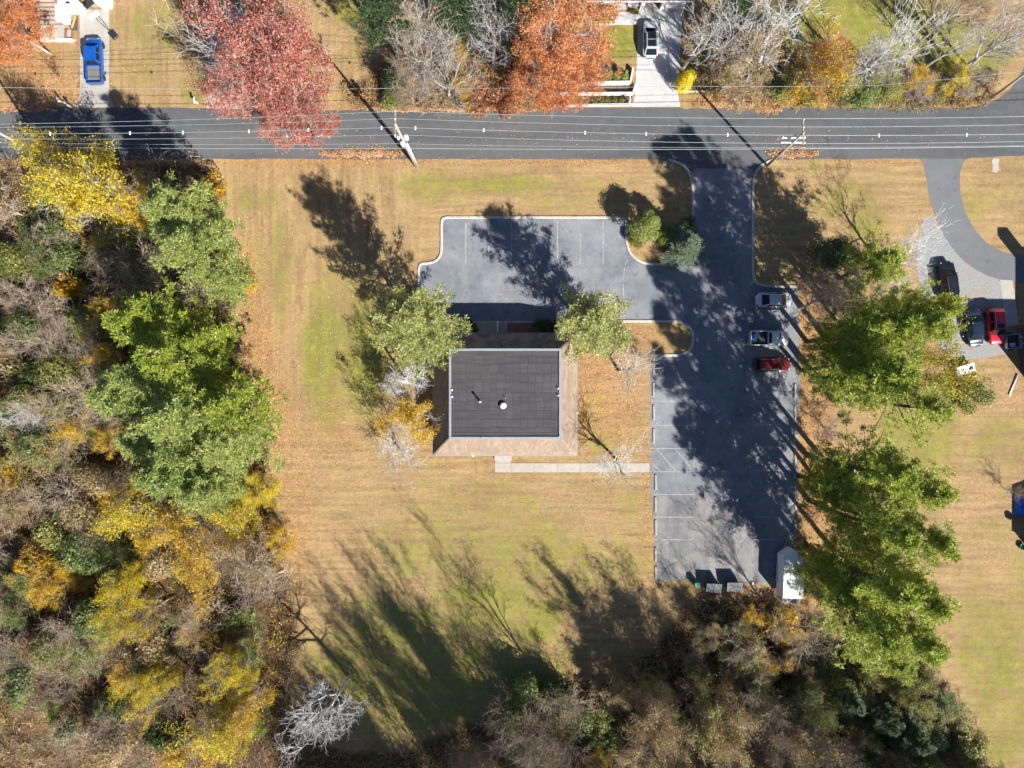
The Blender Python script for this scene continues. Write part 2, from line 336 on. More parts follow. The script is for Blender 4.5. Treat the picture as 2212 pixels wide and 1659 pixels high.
# ------------------------------------------------------------------ asphalt, gravel, concrete
def asphalt(name, base, worn, seal=.0, scale=1.0, streak=(1, 1, 1)):
    m, nt, out = _nodes(name)
    p = N(nt, 'ShaderNodeBsdfPrincipled'); L(nt, p.outputs[0], out.inputs[0]); p.inputs['Roughness'].default_value = .88; p.inputs['Specular IOR Level'].default_value = .25
    v = mapped(nt, streak); v2 = mapped(nt)
    a = noise(nt, .16 * scale, 5, .62, v, .6); bnz = noise(nt, .9 * scale, 5, .65, v2); g = noise(nt, 14, 3, .7, v2); st = noise(nt, .45, 3, .5, mapped(nt, (.15, 2.2, 1)))
    f = mth(nt, 'ADD', mth(nt, 'MULTIPLY', a, .62), mth(nt, 'ADD', mth(nt, 'MULTIPLY', bnz, .28), mth(nt, 'MULTIPLY', st, .10)))
    c = ramp(nt, f, [(.38, base), (.50, tuple((x + y) / 2 for x, y in zip(base, worn))), (.62, worn)])
    c = mixc(nt, 1.0, c, ramp(nt, g, [(.3, (.82, .82, .83)), (.7, (1.16, 1.16, 1.15))]), 'MULTIPLY')
    oil = mth(nt, 'MULTIPLY', ramp(nt, noise(nt, .75, 3, .5, v2), [(.64, 0.), (.72, 1.)]), .35); c = mixc(nt, oil, c, (.06, .06, .065))
    if seal > 0:   # hairline cracks with pale dust in them
        vo = N(nt, 'ShaderNodeTexVoronoi', feature='DISTANCE_TO_EDGE'); vo.inputs['Scale'].default_value = .17
        wv = N(nt, 'ShaderNodeVectorMath', operation='ADD'); L(nt, v2, wv.inputs[0])
        nn = N(nt, 'ShaderNodeTexNoise'); nn.inputs['Scale'].default_value = .5; nn.inputs['Detail'].default_value = 5; L(nt, v2, nn.inputs['Vector'])
        sc2 = N(nt, 'ShaderNodeVectorMath', operation='SCALE'); sc2.inputs['Scale'].default_value = 2.6; L(nt, nn.outputs['Color'], sc2.inputs[0]); L(nt, sc2.outputs[0], wv.inputs[1]); L(nt, wv.outputs[0], vo.inputs['Vector'])
        k = mth(nt, 'MULTIPLY', ramp(nt, vo.outputs['Distance'], [(.0, 1.), (.012, 0.)]), mth(nt, 'MULTIPLY', seal, ramp(nt, a, [(.42, 0.), (.6, 1.)])))
        c = mixc(nt, k, c, (.36, .34, .30))
    L(nt, c, p.inputs['Base Color'])
    b = N(nt, 'ShaderNodeBump'); b.inputs['Strength'].default_value = .25; b.inputs['Distance'].default_value = .01; L(nt, g, b.inputs['Height']); L(nt, b.outputs[0], p.inputs['Normal'])
    return m
asphalt('road_asphalt', (.080, .083, .090), (.128, .129, .133), streak=(.25, 2.0, 1))
asphalt('lot_asphalt', (.128, .142, .168), (.245, .254, .272), seal=.22)
asphalt('lot_worn', (.135, .139, .15), (.285, .272, .26), seal=.5, streak=(2.2, .5, 1))
asphalt('drive_asphalt', (.135, .14, .15), (.165, .17, .18), streak=(1, 1, 1))
def gravel_mat():
    m, nt, out = _nodes('gravel')
    p = N(nt, 'ShaderNodeBsdfPrincipled'); L(nt, p.outputs[0], out.inputs[0]); p.inputs['Roughness'].default_value = .95
    v = mapped(nt); a = noise(nt, .5, 5, .7, v); g = noise(nt, 7, 4, .75, v)
    c = ramp(nt, g, [(.3, (.15, .155, .16)), (.7, (.36, .365, .36))])
    c = mixc(nt, ramp(nt, a, [(.52, 0.), (.66, .7)]), c, (.33, .22, .12)); L(nt, c, p.inputs['Base Color'])
    b = N(nt, 'ShaderNodeBump'); b.inputs['Strength'].default_value = .6; b.inputs['Distance'].default_value = .04; L(nt, g, b.inputs['Height']); L(nt, b.outputs[0], p.inputs['Normal'])
gravel_mat()
surface('kerb_concrete', (.46, .43, .385), .9, .2, 2.5, bump=.2)
surface('walk_concrete', (.40, .375, .325), .9, .14, 1.2, bump=.15, col2=(.37, .33, .27), amt=.5)
surface('drive_concrete', (.46, .46, .465), .9, .1, .8, bump=.12, col2=(.40, .395, .39), amt=.4)
surface('old_concrete', (.40, .38, .35), .9, .14, .9, bump=.15, col2=(.33, .31, .28), amt=.5)
surface('white_line', (.44, .43, .41), .85, .25, 6.0, col2=(.25, .25, .25), amt=.85)
surface('faded_line', (.40, .39, .34), .9, .3, 5.0, col2=(.22, .22, .22), amt=.8)
surface('gutter_leaves', (.36, .21, .12), .95, .4, 9., bump=.6, bscale=20., col2=(.44, .28, .17))

surface('patio_brick', (.20, .105, .085), .9, .3, 7., bump=.4)
def ground_sheet(name, px, z, mat, label, sm=0):
    pts = px if not sm else smooth_path(px, sm, True)
    mb = MB().sheet(ccw(gp(pts)), z); o = mb.build(name, MAT[mat]); tag(o, label, 'paving', kind='structure'); return o
rng0 = random.Random(5)
def jag(a, b, n, amp):
    return [(a[0] + (b[0] - a[0]) * i / n, a[1] + (b[1] - a[1]) * i / n + rng0.uniform(-amp, amp)) for i in range(n + 1)]
road_px = (jag((-500, 233), (240, 232), 20, 1.2) + jag((250, 232), (470, 234), 8, 1.) + jag((480, 235), (720, 238), 8, 1.6) + jag((735, 236), (1180, 238), 18, 2.2) + [(1190, 232), (1470, 232)] + jag((1480, 234), (1640, 236), 8, 2.)
           + jag((1660, 233), (2080, 232), 14, 1.5) + [(2110, 229), (2138, 222), (2160, 211), (2180, 195), (2197, 174), (2214, 140), (2250, 70), (2340, 60), (2600, 335)]
           + jag((2220, 336), (2100, 341), 6, .8) + jag((2080, 343), (1770, 344), 10, .8) + [(1664, 346), (1640, 360), (1627, 385), (1627, 372), (1498, 372), (1490, 375), (1477, 358), (1462, 349), (1446, 345)] + jag((1430, 344), (940, 344), 20, .9)
           + jag((900, 344), (440, 343), 18, .9) + jag((420, 344), (-500, 346), 18, 1.2))
ground_sheet('road', road_px, .006, 'road_asphalt', 'grey asphalt road crossing under the overhead wires')
ground_sheet('car_park', [(957, 470), (1345, 470), (1353, 478), (1353, 520), (1358, 540), (1371, 558), (1388, 568), (1406, 571), (1470, 571), (1490, 562), (1497, 545), (1497, 364), (1626, 364), (1626, 600), (1634, 613), (1652, 619), (1722, 619), (1728, 800), (1724, 1000), (1722, 1180), (1716, 1262), (1640, 1262), (1560, 1258), (1500, 1252), (1418, 1254), (1414, 1180), (1406, 1051), (1404, 868), (1406, 768), (1456, 768), (1478, 765), (1491, 755), (1497, 738), (1496, 720), (1486, 703), (1461, 694), (905, 694), (905, 583), (911, 571), (938, 567), (951, 552), (954, 538), (954, 478)], .010, 'lot_asphalt', 'kerbed asphalt car park wrapping round the office')
ground_sheet('worn_paving', [(1407, 1075), (1500, 1062), (1560, 1085), (1620, 1130), (1648, 1190), (1652, 1258), (1560, 1256), (1500, 1250), (1419, 1252), (1415, 1180)], .014, 'lot_worn', 'pale worn end of the car park')
ground_sheet('side_driveway', smooth_path([(1984, 343), (1990, 346), (1996, 360), (2002, 390), (2008, 430), (2022, 475), (2045, 520), (2078, 562), (2118, 590), (2165, 606), (2230, 614), (2300, 614), (2300, 558), (2230, 556), (2190, 552), (2150, 538), (2115, 510), (2090, 470), (2076, 430), (2072, 390), (2076, 362), (2084, 346), (2092, 343)], 2, False), .011, 'drive_asphalt', 'smooth curved asphalt driveway on the neighbouring plot')
ground_sheet('gravel_parking', [(2004, 462), (2022, 475), (2045, 520), (2078, 562), (2118, 590), (2165, 606), (2172, 640), (2180, 720), (2190, 760), (2150, 770), (2090, 778), (2050, 770), (2010, 720), (1990, 650), (1980, 570), (1985, 500)], .007, 'gravel', 'grey gravel parking beside the curved driveway', 1)
ground_sheet('brick_patio', [(2193, 702), (2260, 702), (2260, 806), (2203, 806)], .03, 'patio_brick', 'brown brick patio at the right edge below the small trailer')
ground_sheet('house_walk', [(2160, 604), (2187, 606), (2200, 700), (2174, 706)], .015, 'old_concrete', 'concrete path between the gravel and the brown-roofed house')
ground_sheet('left_driveway', [(172, 20), (236, 20), (236, 205), (243, 222), (244, 232), (166, 232), (170, 215), (173, 200)], .010, 'old_concrete', 'grey concrete driveway under the blue pickup')
ground_sheet('maple_driveway', [(444, 20), (452, 190), (447, 215), (446, 234), (548, 236), (541, 222), (536, 190), (530, 20)], .010, 'old_concrete', 'concrete driveway half hidden by the red maple')
ground_sheet('white_driveway', [(1381, 16), (1474, 16), (1465, 206), (1470, 231), (1366, 231), (1372, 207)], .010, 'drive_concrete', 'pale concrete driveway with the silver crossover parked')
ground_sheet('front_walk', [(1328, 27), (1381, 24), (1379, 54), (1328, 54)], .012, 'drive_concrete', 'pale concrete path to the porch')

def kerb(px, w=.30, h=.13, name='kerb', label='concrete kerb', it=2, closed=False, mat='kerb_concrete', z=0.0):
    pts = gp(smooth_path(px, it, closed)); n = len(pts); V = []; F = []
    for i, p in enumerate(pts):
        a = Vector(pts[i - 1] if (i > 0 or closed) else p); b = Vector(pts[(i + 1) % n] if (i < n - 1 or closed) else p)
        d = (b - a).normalized(); nrm = Vector((-d.y, d.x)); p = Vector(p)
        for s, zz in ((-.5, z - .05), (-.5, z + h - .02), (-.38, z + h), (.38, z + h), (.5, z + h - .02), (.5, z - .05)):
            q = p + nrm * (s * w); V.append((q.x, q.y, zz))
    m = n if closed else n - 1
    for i in range(m):
        for j in range(5):
            F.append((i * 6 + j, i * 6 + j + 1, ((i + 1) % n) * 6 + j + 1, ((i + 1) % n) * 6 + j))
    if not closed: F.append((0, 1, 2, 3, 4, 5)); F.append(tuple((n - 1) * 6 + j for j in (5, 4, 3, 2, 1, 0)))
    mb = MB().add(V, F); o = mb.build(name, MAT[mat]); tag(o, label, 'kerb', kind='structure'); return o
kerb([(905, 692), (905, 640), (905, 600), (905, 578), (909, 570), (925, 569), (942, 565), (953, 550), (954, 530), (954, 500), (954, 476), (960, 470), (980, 470), (1300, 470), (1345, 470), (1353, 476), (1353, 500), (1353, 525), (1362, 550), (1384, 567), (1410, 571), (1450, 571), (1480, 570), (1494, 558), (1497, 540), (1497, 480), (1497, 410), (1491, 375), (1474, 355), (1444, 345)], label='pale kerb round the upper bays and planted island')
kerb([(1720, 619), (1670, 619), (1640, 616), (1627, 602), (1626, 560), (1626, 400), (1630, 375), (1645, 356), (1668, 346)], label='pale kerb along the east side of the entrance')
kerb([(1215, 694), (1300, 694), (1440, 694), (1470, 695), (1494, 710), (1498, 731), (1493, 755), (1472, 767), (1440, 768), (1406, 768)], label='pale kerb round the rounded grass peninsula')

lines = []
def stripe(p0, p1, w=.10, mat='white_line', z=.0165):
    a, b = Vector(G(*p0)[:2]), Vector(G(*p1)[:2]); d = (b - a).normalized(); n = Vector((-d.y, d.x)) * (w / 2)
    mb = MB().sheet(ccw([tuple(q) for q in (a - n, b - n, b + n, a + n)]), z); o = mb.build('bay_line', MAT[mat]); tag(o, 'painted parking bay line on the asphalt', 'marking', kind='structure'); return o
for x, y0, y1 in ((1006, 477, 568), (1056, 477, 565), (1105, 476, 560), (1155, 476, 559), (1204, 476, 560), (1253.5, 505, 570), (1303, 477, 571)): stripe((x, y0), (x, y1))
for y in (817, 867, 918.5): stripe((1407, y), (1497, y), mat='white_line' if y > 830 else 'faded_line')
for y in (1068, 1117): stripe((1411, y), (1500, y))
stripe((1413, 1166), (1497, 1166), .10, 'faded_line', .0182)
for a, b in (((1403, 968.5), (1499, 968.5)), ((1499.3, 967), (1499.3, 1020)), ((1403, 1019), (1498, 1019)), ((1418.5, 970), (1460, 1017)), ((1459, 970), (1497, 1016)), ((1406, 1000), (1427, 1017))): stripe(a, b)
for y in (670, 768, 816, 867, 916, 966, 1016, 1067, 1117, 1166): stripe((1630, y), (1688, y), .10, 'white_line' if y > 800 else 'faded_line')
for i, (a, b) in enumerate((((1357, 561), (1350, 572)), ((1349, 577), (1347, 604)), ((1346, 612), (1347, 640)), ((1347, 648), (1345, 664)), ((1345, 668), (1343, 678)))): stripe(a, b, .12, 'faded_line')

# wheel stops, each one a block of its own
surface('stop_concrete', (.34, .305, .27), .9, .2, 4.0, bump=.3)
def wheel_stop(px, y0, y1, label, grp, tilt=0.0):
    a, b = G(px, y0), G(px + tilt, y1); c = (a + b) / 2; ln = (a - b).length
    V = []; prof = ((-.15, 0), (-.13, .09), (-.07, .14), (.07, .14), (.13, .09), (.15, 0))
    for s in (-1, 1):
        for q, z in prof: V.append((q * (1 if z < .1 else .95), s * (ln / 2 - (z * .35)), z))
    F = [(i, i + 1, 7 + i, 6 + i) for i in range(5)] + [(5, 4, 3, 2, 1, 0), (6, 7, 8, 9, 10, 11)]
    o = MB().add(V, [f[::-1] for f in F]).build('wheel_stop', MAT['stop_concrete']); o.location = (c.x, c.y, .012); o.rotation_euler[2] = math.atan2((b - a).x, -(b - a).y)
    tag(o, label, 'wheel stop', grp)
LS = ((778, 810), (826, 857), (875, 907), (926, 957), (1025, 1058), (1073, 1106), (1123, 1156), (1182, 1213), (1223, 1250))
LN = ('by the rounded grass peninsula', 'second below the rounded grass peninsula', 'third below the rounded grass peninsula', 'just above the hatched bay', 'just below the hatched bay and path', 'second below the concrete path', 'third below the concrete path', 'second from the bins at the worn end', 'at the worn end nearest the bins')
for i, ((a, b), t) in enumerate(zip(LS, LN)): wheel_stop(1411.5 + (5 if a > 1000 else 0) * .8, a, b, 'concrete wheel stop along the lawn edge, ' + t, 'wheel stops along the lawn edge', rng0.uniform(-.6, 1.2))
for i, (a, b) in enumerate(((828, 860), (876, 906), (921, 953), (973, 1005), (1023, 1053), (1071, 1103), (1123, 1156), (1172, 1200))):
    wheel_stop(1717, a, b, ('first', 'second', 'third', 'fourth', 'fifth', 'sixth', 'seventh', 'eighth')[i] + ' concrete wheel stop from the dark red car, along the pine trees', 'wheel stops along the pine trees', rng0.uniform(-1.5, 1.5))

# path of separate slabs from the back door to the car park
walk = empty('concrete_path', G(1236, 1010)); tag(walk, 'pale concrete slab path from the office to the car park', 'path', kind='structure')
def slab(x0, y0, x1, y1, z=.04, mat='walk_concrete', parent=walk, name='slab', gap=.012):
    a, b = G(x0, y1), G(x1, y0); o = MB().box(a.x + gap, b.x - gap, a.y + gap, b.y - gap, -.03, z, .012).build(name, MAT[mat]); o.parent = parent; o.matrix_parent_inverse = Matrix.Translation(-parent.location) if parent else Matrix(); return o
for i, x in enumerate(np.linspace(1104, 1403, 7)[:-1]): slab(x, 1000, x + 299 / 6, 1020.3, .04 + rng0.uniform(-.004, .004))
slab(1069, 1000, 1104, 1020.3); slab(1069, 984, 1104, 1000, .05)
stoop = MB().box(G(1068, 0).x, G(1105, 0).x, G(0, 993).y, G(0, 974).y, .0, .17, .02); o = stoop.build('step', MAT['old_concrete'], walk); o.matrix_parent_inverse = Matrix.Translation(-walk.location)
# ------------------------------------------------------------------ buildings
def keep(o, parent):
    """attach a mesh written in world coordinates to an unrotated Empty"""
    o.parent = parent; loc = parent.location if parent.parent is None else parent.parent.location
    if parent.type == 'EMPTY': o.matrix_parent_inverse = Matrix.Translation(-parent.location)
    return o
surface('shingle', (.285, .212, .155), .95, .25, 2.2, bump=.5, bscale=30., col2=(.205, .16, .125), amt=.3, streak=(1.6, .5, .5))
surface('shingle_dark', (.185, .15, .135), .95, .45, 1.1, bump=.5, bscale=30., col2=(.34, .26, .22), amt=.25)  # darker, more blotched shingle tone for the north slope and northwest hip
surface('shingle_brown', (.25, .155, .115), .95, .25, 3.0, bump=.5, bscale=30.)
surface('roof_cap_metal', (.30, .31, .34), .55, .08, 1.5, metal=.2)
for i, b in enumerate((.052, .057, .062, .054)): surface('membrane_%d' % i, (b, b * .95, b * 1.02), .85, .22, 1.2, bump=.3, bscale=12., col2=(b * 1.35, b * 1.3, b * 1.3), amt=.3, streak=(.35, 2.5, 1))
surface('white_metal', (.80, .80, .80), .4, .04, 2.0); surface('galvanised', (.55, .56, .58), .4, .1, 4.0, metal=.6)
surface('brick_wall', (.30, .15, .10), .9, .3, 6.0, bump=.4); surface('white_siding', (.70, .70, .71), .7, .04, 1.5)
surface('white_vinyl', (.82, .82, .83), .55, .03, 2.0); surface('brick_paving', (.26, .12, .09), .9, .3, 7., bump=.4)
surface('glass_dark', (.02, .025, .03), .06, .05, 1.0, spec=.6); surface('door_paint', (.14, .10, .08), .5, .1, 3.0)
surface('mulch', (.075, .058, .050), .95, .4, 6., bump=.8, bscale=14., col2=(.13, .10, .085), amt=.5)
surface('stone_wall', (.62, .60, .56), .9, .15, 3.0, bump=.3)
surface('weathered_wood', (.36, .30, .23), .9, .2, 4.0, streak=(8, 8, .5)); surface('pole_wood', (.40, .335, .26), .9, .2, 3.0, streak=(8, 8, .4))
surface('yellow_timber', (.50, .34, .12), .8, .15, 3.); surface('black_plastic', (.022, .022, .024), .55, .1, 3.)
surface('rubber', (.02, .02, .02), .8, .1, 5.)

ZE, ZT = 3.0, 5.7                                   # eave and parapet heights
def RX(px, z): return (px - CX) * (CAM_H - z) / FPX
def RY(py, z): return (CY - py) * (CAM_H - z) / FPX
ex0, ex1, ey0, ey1 = RX(936.5, ZE), RX(1245.5, ZE), RY(983, ZE), RY(720.5, ZE)
tx0, tx1, ty0, ty1 = RX(970, ZT), RX(1212, ZT), RY(948, ZT), RY(753, ZT)
off = empty('office_building', ((ex0 + ex1) / 2, (ey0 + ey1) / 2, 0)); tag(off, 'single-storey office with tan shingled mansard and dark flat roof', 'building')
wx0, wx1, wy0, wy1 = ex0 + .75, ex1 - .75, ey0 + .75, ey1 - .9
for nm, b in (('wall', (wx0, wx1, wy0, wy0 + .25)), ('wall', (wx0, wx1, wy1 - .25, wy1)), ('wall', (wx0, wx0 + .25, wy0 + .25, wy1 - .25)), ('wall', (wx1 - .25, wx1, wy0 + .25, wy1 - .25))):
    keep(MB().box(*b, 0, ZE - .06).build(nm, MAT['brick_wall']), off)
keep(MB().box(ex0 + .03, ex1 - .03, ey0 + .03, ey1 - .03, ZE - .06, ZE - .03).build('soffit', MAT['white_vinyl']), off)
def window(x0, x1, y, z0, z1, s, parent, mat='white_vinyl'):
    f = MB().box(x0, x1, y - .03 * s, y + .05 * s, z0, z1) if s > 0 else MB().box(x0, x1, y + .05 * s, y - .03 * s, z0, z1)
    w = keep(f.build('window', MAT[mat]), parent); yy = y + .056 * s
    xm = (x0 + x1) / 2
    for a, b in ((x0 + .06, xm - .03), (xm + .03, x1 - .06)):
        g = MB().box(a, b, min(yy, yy + .006 * s), max(yy, yy + .006 * s), z0 + .06, z1 - .06).build('pane', MAT['glass_dark']); g.parent = w
    return w
for x in (-6.2, -3.4, 3.2, 5.4): window(x, x + 1.3, wy0, .9, 2.3, -1, off)
for x in (-7.6, 2.6, 5.0): window(x, x + 1.3, wy1, .9, 2.3, 1, off)
d = keep(MB().box(-1.1, .1, wy1, wy1 + .06, 0, 2.2).build('door', MAT['door_paint']), off); h = MB().box(-.12, -.06, wy1 + .06, wy1 + .12, 1.0, 1.3).build('door_handle', MAT['galvanised']); h.parent = d
d = keep(MB().box(-1.9, -.9, wy0 - .06, wy0, .17, 2.3).build('door', MAT['door_paint']), off); h = MB().box(-1.1, -1.04, wy0 - .12, wy0 - .06, 1.1, 1.4).build('door_handle', MAT['galvanised']); h.parent = d
# mansard slopes: lapped shingle courses, each a board-thin strip with a proud lower edge
E4 = [Vector((ex0, ey0, ZE)), Vector((ex1, ey0, ZE)), Vector((ex1, ey1, ZE)), Vector((ex0, ey1, ZE))]
T4 = [Vector((tx0, ty0, ZT)), Vector((tx1, ty0, ZT)), Vector((tx1, ty1, ZT)), Vector((tx0, ty1, ZT))]
for side, nm in ((0, 'south'), (1, 'east'), (2, 'north'), (3, 'west')):
    a, b, c, d2 = E4[side], E4[(side + 1) % 4], T4[(side + 1) % 4], T4[side]
    nrm = (b - a).cross(d2 - a).normalized()
    mt = MAT['shingle_dark'] if side == 2 else MAT['shingle']
    deck = keep(MB().add([a - nrm * .03, b - nrm * .03, c - nrm * .03, d2 - nrm * .03], [(0, 1, 2, 3)]).build('roof_slope', mt), off)
    nc = 20
    for i in range(nc):
        t0, t1 = i / nc, min(1.0, (i + 1.15) / nc)
        p0, p1, q0, q1 = a.lerp(d2, t0), b.lerp(c, t0), a.lerp(d2, t1), b.lerp(c, t1)
        V = [p0 + nrm * .045, p1 + nrm * .045, q1 + nrm * .004, q0 + nrm * .004, p0 - nrm * .01, p1 - nrm * .01]
        o = MB().add(V, [(0, 1, 2, 3), (4, 5, 1, 0)]).build('shingle_course', mt); o.parent = deck
for i in range(4):   # hip caps and eave gutters
    a, d2 = E4[i], T4[i]; keep(MB().obox(a + Vector((0, 0, .03)), d2 + Vector((0, 0, .03)), .22, .05).build('hip_cap', MAT['shingle' if i != 3 else 'shingle_dark']), off)
    b = E4[(i + 1) % 4]; dr = (b - a).normalized(); o = Vector((dr.y, -dr.x, 0))
    keep(MB().obox(a + o * .06 - dr * .06 + Vector((0, 0, -.02)), b + o * .06 + dr * .0 + Vector((0, 0, -.02)), .10, .11).build('gutter', MAT['roof_cap_metal']), off)
# flat roof: parapet cap ring and separate membrane sheets
cw = .26
ring = MB(); zz = ZT + .10
ring.box(tx0 - .02, tx1 + .02, ty0 - .02, ty0 + cw, ZT - .1, zz, .02); ring.box(tx0 - .02, tx1 + .02, ty1 - cw, ty1 + .02, ZT - .1, zz, .02)
ring.box(tx0 - .02, tx0 + cw, ty0 + cw, ty1 - cw, ZT - .1, zz, .02); ring.box(tx1 - cw, tx1 + .02, ty0 + cw, ty1 - cw, ZT - .1, zz, .02)
keep(ring.build('parapet_cap', MAT['roof_cap_metal']), off)
rr = random.Random(11)
fx0, fx1, fy0, fy1 = tx0 + cw, tx1 - cw, ty0 + cw, ty1 - cw
base = keep(MB().box(fx0, fx1, fy0, fy1, ZT - .15, ZT - .06).build('roof_deck', MAT['membrane_0']), off)
rows = [fy1, fy1 - .62, fy1 - 1.5, fy1 - 2.7, fy1 - 3.7, fy1 - 4.9, fy1 - 5.9, fy1 - 7.0, fy1 - 8.0, fy1 - 9.0, fy0 + .5, fy0]
for r in range(len(rows) - 1):
    y1, y0 = rows[r], rows[r + 1]
    ncol = 4 if r in (0, len(rows) - 2) else 14
    xs = [fx0 + (fx1 - fx0) * k / ncol + (rr.uniform(-.12, .12) if 0 < k < ncol else 0) for k in range(ncol + 1)]
    for k in range(ncol):
        jz = rr.uniform(0, .010); jy = rr.uniform(-.12, .12) if 0 < r < 7 else 0
        o = MB().box(xs[k] + .012, xs[k + 1] - .012, y0 + .012 + (jy if r < 6 and r > 0 else 0) * 0, y1 - .012, ZT - .059, ZT - .045 + jz, .006).build('roof_sheet', MAT['membrane_%d' % rr.randrange(4)]); o.parent = base
def roof_pipe(px, py, r, h, mat, name, cap=True):
    p = Vector((RX(px, ZT), RY(py, ZT), ZT - .05)); mb = MB().lathe([(r * 1.9, 0), (r * 1.8, .04), (r, .10), (r, h)], 12, p); 
    if cap: mb.lathe([(r * 1.5, h), (r * 1.6, h + .06), (r * .9, h + .14), (.01, h + .16)], 12, p)
    return keep(mb.build(name, MAT[mat], None, True), off)
roof_pipe(1037, 867.5, .10, 1.0, 'galvanised', 'vent_pipe')
roof_pipe(1091, 859.5, .05, .35, 'galvanised', 'vent_pipe', False)
p = Vector((RX(1087, ZT), RY(876, ZT), ZT - .05))
keep(MB().lathe([(.36, 0), (.36, .18), (.40, .2), (.38, .3), (.27, .38), (.1, .42), (.01, .43)], 20, p).build('roof_fan', MAT['white_metal'], None, True), off)
for px, py in ((976, 842), (976, 857), (1205.5, 839), (1205.5, 854)): roof_pipe(px, py, .07, .3, 'white_metal', 'roof_spike', False)
roof_pipe(1038, 945, .05, .22, 'black_plastic', 'roof_spike', False)
for px, py, dx in ((1022, 985, 0), (1247.5, 892, 1)):
    q = Vector((RX(px, ZE), RY(py, ZE), ZE)); keep(MB().box(q.x - .09, q.x + .09, q.y - .09, q.y + .09, ZE - .25, ZE + .06, .02).build('flood_light', MAT['white_metal']), off)
# front entrance: ramp, rail, brick paving, hedges
ent = empty('entrance_walk', G(1060, 705)); tag(ent, 'shaded concrete and brick entrance paving in front of the office', 'paving', kind='structure')
def block(x0, y0, x1, y1, z, mat, nm, par, ch=.015):
    a, b = G(x0, y1), G(x1, y0); return keep(MB().box(a.x, b.x, a.y, b.y, -.02, z, ch).build(nm, MAT[mat]), par)
block(962, 694, 1214, 697, .13, 'kerb_concrete', 'kerb', ent)
block(1029, 697.2, 1073.8, 730, .12, 'walk_concrete', 'ramp', ent); block(1077, 697.2, 1096, 730, .13, 'walk_concrete', 'landing', ent); block(1096.3, 697.2, 1156, 730, .125, 'brick_paving', 'brick_paving', ent)
rail = empty('handrail', G(1075.4, 708)); tag(rail, 'white metal handrail splitting the shaded entrance walk', 'railing')
x = G(1075.4, 0).x; ya, yb = G(0, 728).y, G(0, 695).y
keep(MB().tube([(x, ya, .95), (x, yb, .95)], .075, 8).build('top_rail', MAT['white_metal'], None, True), rail)
keep(MB().tube([(x, ya, .5), (x, yb, .5)], .03, 8).build('lower_rail', MAT['white_metal'], None, True), rail)
for t in (0.02, .5, .98): keep(MB().tube([(x, ya + (yb - ya) * t, 0), (x, ya + (yb - ya) * t, .95)], .035, 8).build('post', MAT['white_metal'], None, True), rail)

# ---- house with the open garage, top of the frame beside the silver crossover
def house(name, label, x0, x1, y0, y1, h, roofmat, wallmat, ridge=2.2, over=.5, axis='x'):
    e = empty(name, ((x0 + x1) / 2, (y0 + y1) / 2, 0)); tag(e, label, 'house')
    return e
h2 = house('porch_house', 'white-sided house with a railed porch and garage behind the silver crossover', G(1270, 0).x, G(1480, 0).x, G(0, 22).y, G(0, -120).y, 3.2, None, None)
X = lambda px: G(px, 0).x
Yv = lambda py: G(0, py).y
yg = Yv(22); yp = Yv(0)
def wallbox(par, x0, x1, y0, y1, z0, z1, mat, nm='wall'): return keep(MB().box(min(x0, x1), max(x0, x1), min(y0, y1), max(y0, y1), z0, z1).build(nm, MAT[mat]), par)
gx0, gx1 = X(1386), X(1476)
wallbox(h2, X(1381), X(1389), yg, yg + .2, 0, 3.0, 'white_siding'); wallbox(h2, X(1424), X(1427), yg, yg + .2, 0, 3.0, 'white_siding'); wallbox(h2, X(1466), X(1476), yg, yg + .2, 0, 3.0, 'white_siding')
wallbox(h2, X(1389), X(1424), yg, yg + .2, 2.5, 3.0, 'white_siding'); wallbox(h2, X(1427), X(1466), yg, yg + .2, 2.6, 3.0, 'white_siding')
gd = wallbox(h2, X(1427), X(1466), yg + .06, yg + .12, .02, 2.6, 'white_vinyl', 'garage_door')
for r in range(4):
    for c in range(4):
        w = (X(1466) - X(1427)) / 4; o = MB().box(X(1427) + c * w + .06, X(1427) + (c + 1) * w - .06, yg + .04, yg + .062, .08 + r * .64, .62 + r * .64).build('door_panel', MAT['white_vinyl']); o.parent = gd
wallbox(h2, X(1381), X(1383), yg + .2, yg + 6, 0, 3.0, 'white_siding'); wallbox(h2, X(1474), X(1476), yg + .2, yg + 6, 0, 3.0, 'white_siding')
wallbox(h2, X(1383), X(1474), yg + .2, yg + 6, -.02, .03, 'old_concrete', 'garage_floor')
wallbox(h2, X(1270), X(1381), Yv(0) + .4, Yv(0) + .6, 0, 3.0, 'white_siding'); wallbox(h2, X(1270), X(1474), yg + 6.2, yg + 6.4, 0, 3.0, 'white_siding')
wallbox(h2, X(1278), X(1380), Yv(16), Yv(0) + .4, 0, .45, 'drive_concrete', 'porch_floor')
st = wallbox(h2, X(1333), X(1354), Yv(21), Yv(16), 0, .3, 'old_concrete', 'porch_step')
def rails(par, x0, x1, y, z):
    f = keep(MB().box(x0, x1, y - .04, y + .04, z + .85, z + .93).box(x0, x1, y - .03, y + .03, z + .08, z + .14).build('porch_rail', MAT['white_vinyl']), par)
    n = int((x1 - x0) / .16)
    for i in range(n + 1):
        xx = x0 + (x1 - x0) * i / n; o = MB().box(xx - .025, xx + .025, y - .02, y + .02, z + .14, z + .85).build('baluster', MAT['white_vinyl']); o.parent = f
rails(h2, X(1283), X(1331), Yv(16.5), .45); rails(h2, X(1357), X(1380), Yv(16.5), .45)
for px in (1282, 1332, 1356, 1380.5): wallbox(h2, X(px) - .07, X(px) + .07, Yv(16.5) - .07, Yv(16.5) + .07, .45, 3.0, 'white_vinyl', 'post')
eave_y = RY(1.5, 3.15)
